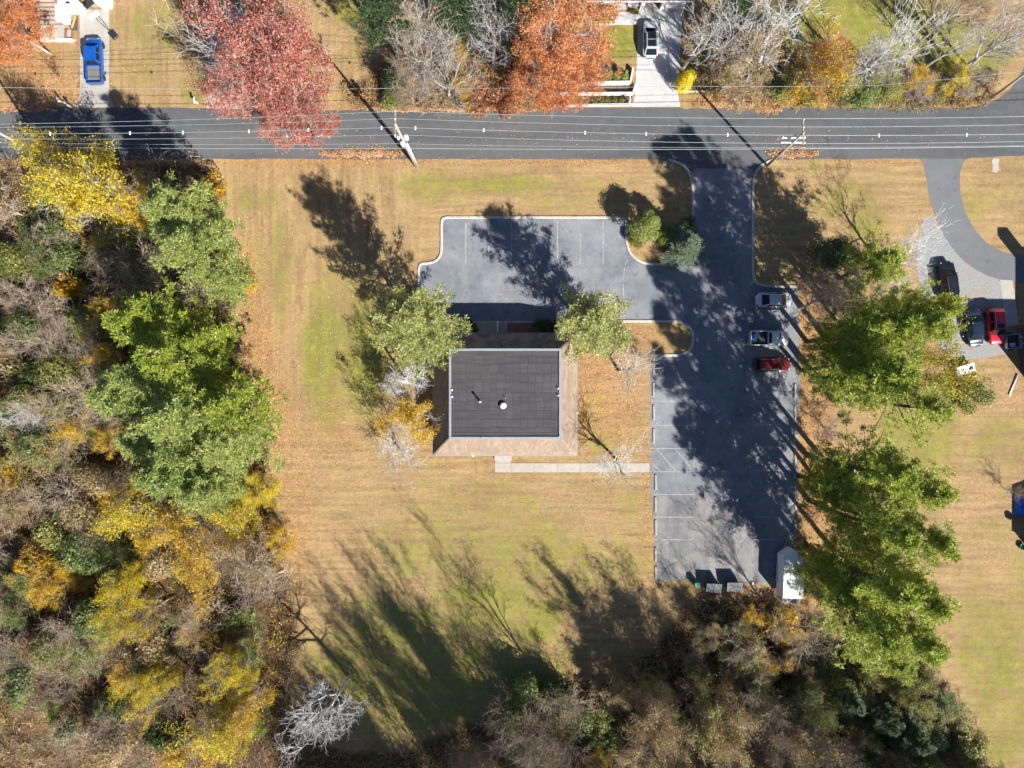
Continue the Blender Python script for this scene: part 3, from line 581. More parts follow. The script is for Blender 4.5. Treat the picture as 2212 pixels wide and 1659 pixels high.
keep(MB().add([(X(1262), eave_y, 3.12), (X(1481), eave_y, 3.12), (X(1481), eave_y + 9, 6.0), (X(1262), eave_y + 9, 6.0), (X(1262), eave_y, 3.0), (X(1481), eave_y, 3.0), (X(1481), eave_y + 9, 5.86), (X(1262), eave_y + 9, 5.86)], [(0, 1, 2, 3), (7, 6, 5, 4), (0, 4, 5, 1), (1, 5, 6, 2), (3, 2, 6, 7), (0, 3, 7, 4)]).build('roof', MAT['shingle_brown']), h2)
keep(MB().box(X(1262), X(1481), eave_y - .13, eave_y - .002, 3.02, 3.15, .02).build('gutter', MAT['white_metal']), h2)
# ---- house with the brick steps, top left
h1 = house('brick_step_house', 'white house with an open garage and broad brick steps, beside the blue pickup', X(60), X(245), Yv(18), Yv(-120), 3, None, None)
yg1 = Yv(20)
wallbox(h1, X(168), X(186), yg1, yg1 + .25, 0, 3.0, 'white_siding'); wallbox(h1, X(222), X(244), yg1, yg1 + .25, 0, 3.0, 'white_siding'); wallbox(h1, X(186), X(222), yg1, yg1 + .25, 2.5, 3.0, 'white_siding')
wallbox(h1, X(186), X(222), yg1 + .25, yg1 + 6, -.02, .03, 'old_concrete', 'garage_floor'); wallbox(h1, X(242), X(244), yg1 + .25, yg1 + 6, 0, 3.0, 'white_siding'); wallbox(h1, X(168), X(170), yg1 + .25, yg1 + 6, 0, 3.0, 'white_siding')
wallbox(h1, X(60), X(168), yg1 + 2, yg1 + 2.25, 0, 3.2, 'white_siding')
keep(MB().add([(X(40), yg1 + 1.6, 3.2), (X(248), yg1 + 1.6, 3.2), (X(248), yg1 + 9, 6.0), (X(40), yg1 + 9, 6.0), (X(40), yg1 + 1.6, 3.08), (X(248), yg1 + 1.6, 3.08), (X(248), yg1 + 9, 5.86), (X(40), yg1 + 9, 5.86)], [(0, 1, 2, 3), (7, 6, 5, 4), (0, 4, 5, 1), (1, 5, 6, 2), (3, 2, 6, 7), (0, 3, 7, 4)]).build('roof', MAT['shingle_brown']), h1)
wallbox(h1, X(147), X(167), Yv(56), yg1 + 2, 0, .5, 'white_siding', 'porch_base') if False else None
wallbox(h1, X(133), X(153), Yv(54), yg1 + 2, 0, 1.35, 'white_siding', 'porch_side'); wallbox(h1, X(153.2), X(186), Yv(31), yg1 - .01, 0, 1.35, 'white_siding', 'porch_side')
sx0, sx1 = X(92), X(134)
for i in range(8):
    y1 = Yv(57) + .46 * i; wallbox(h1, sx0, sx1, y1, y1 + .46, 0, .45 + .16 * i, 'brick_paving', 'riser'); o = MB().box(sx0 - .02, sx1 + .02 - .06, y1 + .12, y1 + .455, .45 + .16 * i, .49 + .16 * i, .01).build('tread', MAT['walk_concrete']); keep(o, h1)
for xx in (sx0 - .32, sx1 - .02 + .02): keep(MB().add([(xx, Yv(58), 0), (xx + .3, Yv(58), 0), (xx + .3, Yv(57) + 3.7, 0), (xx, Yv(57) + 3.7, 0), (xx, Yv(58), .62), (xx + .3, Yv(58), .62), (xx + .3, Yv(57) + 3.7, 1.9), (xx, Yv(57) + 3.7, 1.9)], [(3, 2, 1, 0), (4, 5, 6, 7), (0, 1, 5, 4), (1, 2, 6, 5), (2, 3, 7, 6), (3, 0, 4, 7)]).build('cheek_wall', MAT['brick_paving']), h1)
wallbox(h1, X(90), X(142), Yv(86), Yv(57.2), 0, .44, 'old_concrete', 'landing'); wallbox(h1, X(88), X(161), Yv(91), Yv(86.2), 0, .46, 'stone_wall', 'coping')
for i in range(3): wallbox(h1, X(142.1 + 6 * i), X(148 + 6 * i), Yv(86), Yv(66), 0, .33 - .11 * i, 'brick_paving' if i % 2 == 0 else 'walk_concrete', 'side_step')
ground_sheet('mulch_bed', [(146, 54), (168, 33), (168, 66), (156, 66)], .012, 'mulch', 'mulch bed beside the white porch wall')
tb = MB().obox(G(155, 60, .12), G(163, 36, .12), .16, .16).build('timber_beam', MAT['yellow_timber']); tag(tb, 'yellow timber beam lying in the mulch bed', 'beam')
# ---- brown-roofed neighbour at the right edge
h3 = house('brown_roof_house', 'brown house just past the right edge shading the red SUV', X(2160), X(2420), Yv(812), Yv(626), 3, None, None)
def gable(par, x0, x1, y0, y1, ze, zr, axis='y', over=.45, wall='brick_wall', roof='shingle_brown', west=None):
    wallbox(par, x0, x1, y0, y1, 0, ze, wall)
    a0, a1, b0, b1 = x0 - over, x1 + over, y0 - over, y1 + over
    if west is not None: a0 = west
    if axis == 'y':
        xm = (x0 + x1) / 2; V = [(a0, b0, ze), (xm, b0, zr), (a1, b0, ze), (a0, b1, ze), (xm, b1, zr), (a1, b1, ze)]
        F = [(0, 1, 4, 3), (1, 2, 5, 4), (0, 3, 5, 2), (0, 2, 1), (3, 4, 5)]
    else:
        ym = (y0 + y1) / 2; V = [(a0, b0, ze), (a0, ym, zr), (a0, b1, ze), (a1, b0, ze), (a1, ym, zr), (a1, b1, ze)]
        F = [(0, 3, 4, 1), (1, 4, 5, 2), (0, 2, 5, 3), (0, 1, 2), (3, 5, 4)]
    return keep(MB().add(V, F).build('roof', MAT[roof]), par)
gable(h3, X(2216), X(2300), Yv(820), Yv(786), 7.6, 8.8, 'x', over=.2); gable(h3, X(2262), X(2460), Yv(800), Yv(632), 4.4, 7.2, 'y', over=.4)
ch = wallbox(h3, X(2268), X(2288), Yv(652), Yv(634), 3.5, 8.0, 'brick_wall', 'chimney')
# ---- retaining walls and beds in front of the porch house
def low_wall(px, w, h, label, name='retaining_wall'):
    pts = [Vector(G(*p)) for p in px]; e = empty(name, pts[0]); tag(e, label, 'wall')
    for a, b in zip(pts[:-1], pts[1:]):
        n = max(1, int((b - a).length / 1.0))
        for i in range(n):
            q0, q1 = a.lerp(b, i / n), a.lerp(b, (i + 1) / n); dd = (q1 - q0).normalized() * .006
            keep(MB().obox(q0 + dd + Vector((0, 0, h / 2)), q1 - dd + Vector((0, 0, h / 2)), w, h).build('coping_block', MAT['stone_wall']), e)
low_wall([(1187, 214), (1188, 230), (1367, 227)], .24, .35, 'lowest white block retaining wall along the road edge'); low_wall([(1189, 206), (1366, 204.5), (1372, 186)], .24, .6, 'middle white block retaining wall below the mulch bed'); low_wall([(1206, 184), (1360, 182), (1366, 151)], .24, .8, 'upper white block retaining wall under the small conifers')
ground_sheet('mulch_terrace', [(1191, 208), (1366, 206), (1366, 224), (1191, 227)], .010, 'mulch', 'dark mulch bed between the retaining walls'); ground_sheet('mulch_terrace', [(1206, 186), (1361, 184), (1372, 187), (1366, 203), (1192, 204)], .012, 'mulch', 'dark mulch strip above the lower wall'); ground_sheet('mulch_terrace', [(1230, 162), (1300, 166), (1364, 153), (1359, 181), (1210, 182)], .009, 'mulch', 'dark mulch bed round the small conifers')
low_wall([(1293, 52), (1328, 53)], .15, .12, 'thin pale edging in front of the clipped box hedge', 'bed_edging'); low_wall([(1476, 198), (1508, 198), (1572, 196)], .14, .16, 'thin white edging below the yellow columnar shrub', 'bed_edging')
# ------------------------------------------------------------------ vehicles
def paint(name, col, metal=.0, rough=.28): return surface(name, col, rough, .03, 1.0, metal=metal, coat=.6, spec=.5)
paint('paint_blue', (.004, .075, .36)); paint('paint_silver', (.58, .60, .63), .25, .2); paint('paint_white', (.80, .80, .80)); paint('paint_darkred', (.10, .008, .012))
paint('paint_red', (.55, .006, .02)); paint('paint_black', (.012, .014, .018)); paint('paint_teal', (.008, .022, .04)); paint('paint_grey', (.40, .40, .40), .3)
surface('car_glass', (.010, .016, .018), .04, .02, 1.0, spec=.35); surface('lamp_clear', (.75, .75, .72), .15, .05, 3.); surface('lamp_red', (.45, .01, .01), .2, .05, 3.); surface('alloy', (.45, .46, .47), .3, .05, 3., metal=.8)
surface('bed_liner', (.03, .031, .034), .7, .2, 3.); surface('grey_cover', (.16, .165, .17), .6, .1, 2.); surface('lamp_orange', (.8, .22, .02), .3, .05, 3.)
def wheel_mesh():
    t = MB().lathe([(.22, -.10), (.31, -.11), (.335, -.07), (.34, 0), (.335, .07), (.31, .11), (.22, .10)], 20, axis='y')
    r = MB().lathe([(.03, -.085), (.20, -.09), (.225, -.11), (.225, .11), (.20, .09), (.03, .085)], 14, axis='y')
    a = bpy.data.meshes.new('tyre'); a.from_pydata(t.v, [], t.f); a.polygons.foreach_set('use_smooth', np.ones(len(a.polygons), bool)); b = bpy.data.meshes.new('rim'); b.from_pydata(r.v, [], r.f); a.materials.append(MAT['rubber']); b.materials.append(MAT['alloy']); return a, b
TYRE, RIM = wheel_mesh()
def loft(stations, name, mat, parent):
    """stations: x, half width, z bottom, z shoulder, z top"""
    V = []; n = 13
    for x, w, zb, zs, zt in stations:
        zm = zb + (zs - zb) * .5
        half = [(0, zt), (w * .55, zt - .005), (w * .84, zt - .03), (w * .96, (zs + zt) / 2 - .005), (w, zs - .05), (w * 1.0, zm), (w * .93, zb)]
        sec = [(-y, z) for y, z in half[::-1]] + half[1:]
        V += [(x, y, z) for y, z in sec]
    F = []
    for i in range(len(stations) - 1):
        for j in range(n - 1): F.append((i * n + j, i * n + j + 1, (i + 1) * n + j + 1, (i + 1) * n + j))
        F.append((i * n + n - 1, i * n, (i + 1) * n, (i + 1) * n + n - 1))
    F.append(tuple(range(n))); F.append(tuple((len(stations) - 1) * n + j for j in range(n - 1, -1, -1)))
    return MB().add(V, [f[::-1] for f in F]).build(name, mat, parent, True)
def quad_patch(P, name, mat, parent, bulge=.0, nrm=None, n=4, inset=0.0):
    """a gently curved panel between four corners (a,b bottom; c,d top)"""
    a, b, c, d = [Vector(p) for p in P]
    nn = (b - a).cross(d - a).normalized() if nrm is None else Vector(nrm)
    V = []
    for i in range(n + 1):
        for j in range(n + 1):
            s, t = i / n, j / n; p = a.lerp(b, s).lerp(d.lerp(c, s), t); V.append(p + nn * (bulge * (1 - (2 * s - 1) ** 2) * .8))
    F = [(i * (n + 1) + j, (i + 1) * (n + 1) + j, (i + 1) * (n + 1) + j + 1, i * (n + 1) + j + 1) for i in range(n) for j in range(n)]
    return MB().add(V, F).build(name, mat, parent, True)
def vehicle(name, label, cat, body, kind, px, py, heading, L=4.6, W=1.82, roofmat=None, group=None, extras=None):
    c = G(px, py, .8); e = empty(name, (c.x, c.y, .014), heading); tag(e, label, cat, group); m = MAT[body]
    h = L / 2; w = W / 2
    if kind == 'sedan': belt, roof, cab = .88, 1.45, (-.36, -.16, .16, .32); hood, trunk = .86, .95
    elif kind == 'suv': belt, roof, cab = 1.02, 1.72, (-.47, -.40, .10, .25); hood, trunk = 1.0, 1.02
    elif kind == 'crossover': belt, roof, cab = .98, 1.62, (-.46, -.33, .10, .27); hood, trunk = .95, .99
    else: belt, roof, cab = 1.08, 1.80, (extras[0], extras[0] + .022, extras[3], extras[4]); hood, trunk = 1.06, 1.05
    xb0, xr0, xr1, xb1 = [q * L for q in cab]
    tailx = xb0 - .02 if kind == 'pickup' else -h
    st = []
    if kind == 'pickup': st += [(tailx, w * .985, .32, belt, belt + .02)]
    else: st += [(-h, w * .50, .44, trunk - .26, trunk - .18), (-h + .05, w * .70, .40, trunk - .18, trunk - .08), (-h + .14, w * .84, .34, trunk - .10, trunk - .01), (-h + .30, w * .93, .30, trunk - .03, trunk + .02), (-h + .6, w * .975, .28, belt, trunk + .03)]
    st += [(xb0 + .2, w * .995, .26, belt, belt + .04), (0, w, .26, belt, belt + .04), (xb1 - .05, w * .99, .26, belt - .02, belt + .02), (h - .85, w * .975, .27, hood - .09, hood - .01), (h - .48, w * .94, .28, hood - .15, hood - .06), (h - .24, w * .86, .30, hood - .23, hood - .13), (h - .09, w * .72, .34, hood - .31, hood - .22), (h, w * .48, .40, hood - .40, hood - .34)]
    bd = loft(st, 'body', m, e)
    wb, wr = w * .93, w * .74
    zb, zr = belt + .0, roof
    # cabin shell: pillars and roof
    B = [(xb0, wb * .93), (xb0 + .25, wb), (xb1 - .35, wb), (xb1, wb * .86)]; T = [(xr0, wr * .95), (xr0 + .12, wr), (xr1 - .12, wr), (xr1, wr * .93)]
    ring = lambda pts, z: [(x, y, z) for x, y in pts] + [(x, -y, z) for x, y in pts[::-1]]
    V = ring(B, zb - .02) + ring(T, zr - .04) + ring([(x * 1.0, y * .86) for x, y in T], zr) + [((xr0 + xr1) / 2, 0, zr + .025)]
    F = []
    for lv in range(2):
        for j in range(8): F.append((lv * 8 + j, lv * 8 + (j + 1) % 8, (lv + 1) * 8 + (j + 1) % 8, (lv + 1) * 8 + j))
    F += [(16 + j, 16 + (j + 1) % 8, 24) for j in range(8)]
    cabm = MB().add(V, [f[::-1] for f in F]).build('cabin', m, e)
    lerp = lambda a, b, t: Vector(a).lerp(Vector(b), t)
    def glass(nm, p, q, r, s, lo=.12, hi=.95, si=.06, bul=.02):   # p,q base corners ; r,s top corners above q,p
        a, b, c2, d2 = lerp(p, s, lo), lerp(q, r, lo), lerp(q, r, hi), lerp(p, s, hi)
        a, b, c2, d2 = lerp(a, b, si), lerp(a, b, 1 - si), lerp(d2, c2, 1 - si), lerp(d2, c2, si)
        nn = (b - a).cross(d2 - a).normalized(); off = nn * .012
        return quad_patch([a + off, b + off, c2 + off, d2 + off], nm, MAT['car_glass'], e, bul, nn)
    Bz, Tz = zb - .02, zr - .03
    glass('windscreen', (xb1, -wb * .86, Bz), (xb1, wb * .86, Bz), (xr1, wr * .93, Tz), (xr1, -wr * .93, Tz), .05, .97, .03, .05)
    glass('rear_window', (xb0, wb * .93, Bz), (xb0, -wb * .93, Bz), (xr0, -wr * .95, Tz), (xr0, wr * .95, Tz), .10, .95, .06, .03)
    xm = (xb0 + xb1) / 2
    for s in (1, -1):
        segs = ((xb0 + .30, xm - .04, xr0 + .15, xm - .06), (xm + .04, xb1 - .40, xm + .0, xr1 - .14))
        if kind == 'pickup' and extras[1] == 'single': segs = (segs[1],)
        for a0, a1, r0, r1 in segs:
            P = [(a0, s * wb, Bz), (a1, s * wb, Bz), (r1, s * wr, Tz), (r0, s * wr, Tz)]
            if s > 0: P = [P[1], P[0], P[3], P[2]]
            glass('side_window', *P, .18, .92, .03, .01)
        mx = xb1 - .42; MB().box(mx - .06, mx + .06, min(s * wb, s * (wb + .20)), max(s * wb, s * (wb + .20)), belt + .03, belt + .15, .03).build('mirror', m, e)
        for wx in (h - .85, -h + .82):
            t = link('wheel', TYRE, None, e); t.location = (wx, s * (w - .10), .34); k = 1.0 if kind in ('sedan', 'crossover') else 1.08; t.scale = (k, 1, k)
            r = link('rim', RIM, None, t)
        MB().box(h - .36, h - .15, min(s * w * .50, s * w * .78), max(s * w * .50, s * w * .78), hood - .32, hood - .165, .03).build('headlight', MAT['lamp_clear'], e)
        MB().box(-h - (.012 if kind == 'pickup' else -.07), -h + (.06 if kind == 'pickup' else .22), min(s * w * (.90 if kind == 'pickup' else .58), s * w * (.995 if kind == 'pickup' else .86)), max(s * w * (.90 if kind == 'pickup' else .58), s * w * (.995 if kind == 'pickup' else .86)), trunk - .30, trunk - .03, .015).build('tail_light', MAT['lamp_red'], e)
    MB().box(h - .12, h + .02, -w * .5, w * .5, .34, .52, .03).build('bumper', m, e); MB().box(-h - (.10 if kind == 'pickup' else .015), -h + .10, -w * (.78 if kind == 'pickup' else .52), w * (.78 if kind == 'pickup' else .52), .36, .56, .03).build('bumper', m if kind != 'pickup' else MAT['alloy'], e)
    if roofmat:
        xa, xc = xr0 + .25, xr1 - .03; mid = (xa + xc) / 2
        for a0, a1 in ((xa, mid - .03), (mid + .03, xc)): MB().box(a0, a1, -wr * .72, wr * .72, zr - .02, zr + .034, .01).build('roof_glass', MAT[roofmat], e)
    if kind in ('suv', 'crossover'):
        for s in (1, -1): MB().tube([(xr0 + .1, s * wr * .86, zr - .0), (xr0 + .2, s * wr * .86, zr + .07), (xr1 - .3, s * wr * .86, zr + .07), (xr1 - .2, s * wr * .86, zr)], .025, 6).build('roof_rail', MAT['alloy'], e)
    if kind == 'pickup':
        bl = MB(); y = w * .985; t = .10; zt = 1.08; f = MB().box(-h + .05, tailx, -y + t, y - t, .62, .70).build('bed_floor', MAT[extras[2]], e)
        bl.box(-h, tailx, y - t, y, .40, zt, .03); bl.box(-h, tailx, -y, -y + t, .40, zt, .03); bl.box(tailx - .07, tailx - .001, -y + t, y - t, .45, zt - .02); b2 = bl.build('bed_side', m, e)
        MB().box(-h - .02, -h + .07, -y + t + .002, y - t - .002, .55, zt, .02).build('tailgate', m, e)
    return e
PI = math.pi
vehicle('pickup_truck', 'bright blue pickup truck on the concrete driveway', 'truck', 'paint_blue', 'pickup', 203, 130.5, PI / 2 + .03, 5.7, 1.98, extras=(-.105, 'crew', 'grey_cover', .23, .33), group=None)
sc_ = vehicle('crossover_car', 'silver crossover with black roof glass on the pale concrete driveway', 'car', 'paint_silver', 'crossover', 1405.5, 84, PI / 2, 4.7, 1.88, roofmat='car_glass')
vehicle('sedan', 'silver sedan parked in the shaded bay nearest the entrance', 'car', 'paint_silver', 'sedan', 1672, 648, 0.0, 4.55, 1.82)
pk = vehicle('pickup_truck', 'white single-cab pickup truck parked in the shaded car park', 'truck', 'paint_white', 'pickup', 1662.5, 730.5, -.01, 4.75, 1.85, extras=(-.03, 'single', 'bed_liner', .175, .285))
vehicle('compact_suv', 'dark red car parked below the white pickup, nose under the pines', 'car', 'paint_darkred', 'suv', 1668, 787, .015, 4.5, 1.84)
vehicle('black_suv', 'black vehicle on the gravel half under a bare white tree', 'car', 'paint_black', 'suv', 2048, 606, PI / 2 + .12, 4.9, 1.95)
vehicle('dark_sedan', 'glossy dark blue-black sedan between a pine and the red SUV', 'car', 'paint_teal', 'sedan', 2106, 709, -PI / 2 + .12, 4.6, 1.84)
rs = vehicle('red_suv', 'bright red SUV parked on the gravel beside a small trailer', 'car', 'paint_red', 'suv', 2151, 704, -PI / 2 + .10, 4.6, 1.88)
MB().box(-.2, .35, -.42, .42, 1.70, 1.752, .01).build('sunroof', MAT['car_glass'], rs)
bx = MB().box(-.22, .22, -.3, .3, .0, .36, .03).build('storage_tub', MAT['paint_blue']); q = G(1631.5, 727, 1); bx.location = (q.x, q.y, .722); tag(bx, 'small blue tub inside the white pickup bed', 'tub')

# trailers
surface('tan_ply', (.34, .27, .18), .8, .2, 3.); surface('trailer_white', (.80, .81, .83), .35, .03, 1.5)
q = G(2188, 737, .6); tr = empty('utility_trailer', (q.x, q.y, .01), .10); tag(tr, 'small open grey utility trailer beside the red SUV', 'trailer')
MB().box(-.95, .75, -.85, .85, .42, .50).build('floor', MAT['bed_liner'], tr)
for nm, b in (('side_panel', (-.95, .75, .80, .88, .5, .95)), ('side_panel', (-.95, .75, -.88, -.80, .5, .95)), ('side_panel', (-1.0, -.93, -.80, .80, .5, .95)), ('side_panel', (.73, .80, -.80, .80, .5, .95))): MB().box(*b).build(nm, MAT['paint_grey'], tr)
MB().obox((.78, .8, .46), (1.75, .02, .46), .08, .1).obox((.78, -.8, .46), (1.75, -.02, .46), .08, .1).build('tongue', MAT['galvanised'], tr)
for s in (1, -1):
    t = link('wheel', TYRE, None, tr); t.location = (-.15, s * 1.02, .32); t.scale = (.85, .8, .85); link('rim', RIM, None, t)
bxo = MB().box(-.35, .35, -.22, .22, 0, .34, .02).build('storage_box', MAT['paint_grey']); bxo.location = (q.x - .2, q.y - .45, .51); bxo.rotation_euler[2] = .1; tag(bxo, 'pale grey box lying in the open utility trailer', 'box')
q = G(1697, 1242, 0); q = Vector((G(1676, 1240, .2).x + 1.28, G(0, 1238, 1.3).y, 0)); ct = empty('cargo_trailer', (q.x, q.y, .012), -.035); tag(ct, 'white enclosed cargo trailer with pointed nose under the pine', 'trailer')
hw, y0, y1, ya, zt = 1.25, -2.75, 2.3, 3.1, 2.55
pl = [(-hw, y0), (hw, y0), (hw, y1), (.15, ya), (-.15, ya), (-hw, y1)]
MB().prism(pl, .45, zt).build('body', MAT['trailer_white'], ct)
pr = [(x * .97, y0 + .05 + (y - y0 - .05) * .985 if y > y0 else y + .04) for x, y in pl]
MB().prism(pr, zt - .01, zt + .045).build('roof_skin', MAT['trailer_white'], ct)
for yy in (-1.6, -.6, .4, 1.4): MB().box(-hw * .96, hw * .96, yy - .025, yy + .025, zt + .044, zt + .075).build('roof_seam', MAT['galvanised'], ct)
MB().lathe([(.16, zt + .045), (.16, zt + .14), (.05, zt + .17)], 12, (-.75, 1.9, 0)).build('roof_vent', MAT['white_metal'], ct)
MB().obox((-hw, y0 + .02, .6), (hw, y0 + .02, .6), .1, .1).build('rear_sill', MAT['galvanised'], ct)
for s in (1, -1):
    for yy in (-.55, .35):
        t = link('wheel', TYRE, None, ct); t.location = (s * (hw + .06), yy, .36); t.rotation_euler[2] = PI / 2; link('rim', RIM, None, t)
    MB().box(min(s * hw, s * (hw + .22)), max(s * hw, s * (hw + .22)), -1.05, .85, .74, .82, .02).build('fender', MAT['galvanised'], ct)
MB().obox((-.6, y1 + .2, .5), (0, ya + 1.1, .5), .08, .1).obox((.6, y1 + .2, .5), (0, ya + 1.1, .5), .08, .1).build('hitch', MAT['galvanised'], ct)
for px, lab, sz in ((1692, 'smaller grey plastic tub behind the white cargo trailer', .42), (1712, 'larger dark tub behind the white cargo trailer', .62)):
    q = G(px, 1296); w = sz; m = MB(); m.lathe([(w * .7, 0), (w, .42), (w * .93, .42), (w * .64, .05), (.01, .05)], 16)
    o = m.build('plastic_tub', MAT['galvanised' if sz < .5 else 'grey_cover'], None, True); o.location = (q.x, q.y, .0); o.scale = (1, .75, 1); tag(o, lab, 'tub')

# bins
surface('bin_green', (.015, .05, .045), .6, .15, 3.); surface('lid_grey', (.085, .095, .12), .5, .12, 3.); surface('cart_green', (.07, .20, .15), .5, .1, 3.)
def dumpster(px, py, rz, label):
    q = G(px, py, 1.2); e = empty('dumpster', (q.x, q.y, 0), rz); tag(e, label, 'dumpster', 'dumpsters at the end of the car park')
    MB().add([(-.86, -.42, .15), (.86, -.42, .15), (.86, .42, .15), (-.86, .42, .15), (-.95, -.52, 1.05), (.95, -.52, 1.05), (.95, .60, 1.3), (-.95, .60, 1.3)], [(3, 2, 1, 0), (4, 5, 6, 7), (0, 1, 5, 4), (1, 2, 6, 5), (2, 3, 7, 6), (3, 0, 4, 7)]).build('bin', MAT['bin_green'], e)
    for s in (-1, 1):
        x0, x1 = (-.95, -.02) if s < 0 else (.02, .95)
        l = MB().add([(x0, -.56, 1.06), (x1, -.56, 1.06), (x1, .62, 1.32), (x0, .62, 1.32), (x0, -.56, 1.10), (x1, -.56, 1.10), (x1, .62, 1.36), (x0, .62, 1.36)], [(3, 2, 1, 0), (4, 5, 6, 7), (0, 1, 5, 4), (1, 2, 6, 5), (2, 3, 7, 6), (3, 0, 4, 7)]).build('lid', MAT['bin_green'], e)
        for k in range(6):
            xx = x0 + .08 + k * .153; MB().obox((xx, -.54, 1.115), (xx, .60, 1.367), .095, .03).build('rib', MAT['lid_grey'], l)
        MB().box(s * .97 - .04, s * .97 + .04, -.2, .2, .6, .75).build('lift_pocket', MAT['bin_green'], e)
    for s in (-1, 1): MB().box(s * .6 - .06, s * .6 + .06, -.35, .35, 0, .15).build('skid', MAT['rubber'], e)
dumpster(1542, 1271, -.06, 'dumpster next to the green wheeled cart'); dumpster(1587, 1268.5, .0, 'dumpster farther from the green wheeled cart, nearer the trailer')
def cart(px, py, mat, name, label, cat):
    q = G(px, py, .9); e = empty(name, (q.x, q.y, 0)); tag(e, label, cat)
    MB().add([(-.25, -.28, .06), (.25, -.28, .06), (.25, .28, .06), (-.25, .28, .06), (-.31, -.36, 1.0), (.31, -.36, 1.0), (.31, .34, 1.0), (-.31, .34, 1.0)], [(3, 2, 1, 0), (4, 5, 6, 7), (0, 1, 5, 4), (1, 2, 6, 5), (2, 3, 7, 6), (3, 0, 4, 7)]).build('bin', MAT[mat], e)
    MB().box(-.33, .33, -.38, .36, 1.0, 1.07, .03).build('lid', MAT[mat], e); MB().tube([(-.25, .40, .98), (.25, .40, .98)], .02, 6).build('handle', MAT[mat], e)
    for s in (-1, 1):
        t = link('wheel', TYRE, None, e); t.location = (0 + s * .28, .3, .12); t.scale = (.36, .3, .36); t.rotation_euler[2] = PI / 2
cart(1506, 1264, 'cart_green', 'wheeled_cart', 'green wheeled refuse cart left of the dumpsters', 'bin')
o = MB().box(-.09, .09, -.16, .16, 0, .2, .02).build('cinder_block', MAT['stone_wall']); q = G(1625, 1259.5); o.location = q; tag(o, 'small white block at the car park edge near the dumpsters', 'block')

# ------------------------------------------------------------------ mailboxes, hoop, small yard things
def mailbox(px, py, rz, label):
    q = G(px, py); e = empty('mailbox', q, rz); tag(e, label, 'mailbox')
    MB().box(-.06, .06, -.06, .06, 0, 1.05, .01).build('post', MAT['white_vinyl'], e); MB().obox((0, -.35, 1.02), (0, .45, 1.02), .09, .09).build('arm', MAT['white_vinyl'], e)
    pr = [(-.10, 0), (.10, 0), (.10, .12), (.07, .19), (0, .22), (-.07, .19), (-.10, .12)]
    V = [(x, y, 1.07 + z) for y in (-.38, .16) for x, z in pr]; F = [(i, (i + 1) % 7, 7 + (i + 1) % 7, 7 + i) for i in range(7)] + [tuple(range(6, -1, -1)), tuple(range(7, 14))]
    MB().add(V, F).build('box', MAT['white_metal'], e); MB().box(.102, .115, -.1, .02, 1.18, 1.34).build('flag', MAT['lamp_red'], e)
mailbox(137, 222, .5, 'white mailbox on leafy verge left of the concrete driveway'); mailbox(155, 232, .9, 'white mailbox leaning at the road edge by the concrete driveway'); mailbox(428, 224, .2, 'white mailbox on the lawn before the red maple'); mailbox(1358, 222, .0, 'white mailbox beside the retaining wall and pale driveway')
bq = G(246, 76); hp = empty('basketball_hoop', bq, R(130)); tag(hp, 'portable basketball hoop with black base beside the driveway', 'basketball hoop')
MB().box(-.55, .55, -.4, .4, 0, .24, .06).build('base', MAT['black_plastic'], hp); MB().tube([(.3, 0, .2), (.35, 0, 2.4), (.55, 0, 2.9)], .05, 8).build('pole', MAT['black_plastic'], hp)
MB().obox((.5, 0, 2.75), (1.05, 0, 3.0), .06, .06).obox((.35, 0, 2.3), (1.05, 0, 2.75), .05, .05).build('arm', MAT['black_plastic'], hp); MB().box(1.05, 1.10, -.65, .65, 2.7, 3.5).build('backboard', MAT['white_vinyl'], hp)
MB().tube([(1.33 + .23 * math.cos(t), .23 * math.sin(t), 2.85) for t in np.linspace(0, 2 * PI, 17)], .014, 6, False).build('rim', MAT['lamp_red'], hp)
o = MB().box(-.25, .25, -.25, .25, 0, .18, .03).build('utility_box', MAT['stone_wall']); q = G(1435, 354); o.location = q; tag(o, 'small pale utility box in the lawn by the entrance kerb', 'utility box')
o = MB().tube([G(2180, 853, .08), G(2199, 808, .12)], .09, 8).build('white_pipe', MAT['white_vinyl'], None, True); tag(o, 'long white pipe lying in the grass below the small trailer', 'pipe')
wc = empty('covered_cart', G(2078, 798), .25); tag(wc, 'white covered cart half under the yellow-green pine', 'cart'); MB().add([(-1.1, -.55, .35), (1.1, -.55, .35), (1.1, .55, .35), (-1.1, .55, .35), (-1.15, -.6, .8), (1.15, -.6, .8), (1.1, .6, .9), (-1.1, .5, .85)], [(3, 2, 1, 0), (4, 5, 6, 7), (0, 1, 5, 4), (1, 2, 6, 5), (2, 3, 7, 6), (3, 0, 4, 7)]).build('cover', MAT['trailer_white'], wc)
MB().box(.45, .85, -.2, .2, .86, .9).build('hatch', MAT['black_plastic'], wc)
for s in (-1, 1):
    t = link('wheel', TYRE, None, wc); t.location = (0, s * .62, .3); t.scale = (.85, .7, .85)
o = MB().prism([(-.42, -.75), (.1, -.9), (.45, -.6), (.38, .2), (.5, .85), (-.1, .95), (-.5, .7), (-.36, .1)], 0, .085).build('concrete_stub', MAT['walk_concrete']); q = G(2150, 358); o = tag(o, 'broken pale concrete stub in the grass by the road', 'slab'); o.location = q
o.location.z = -.05
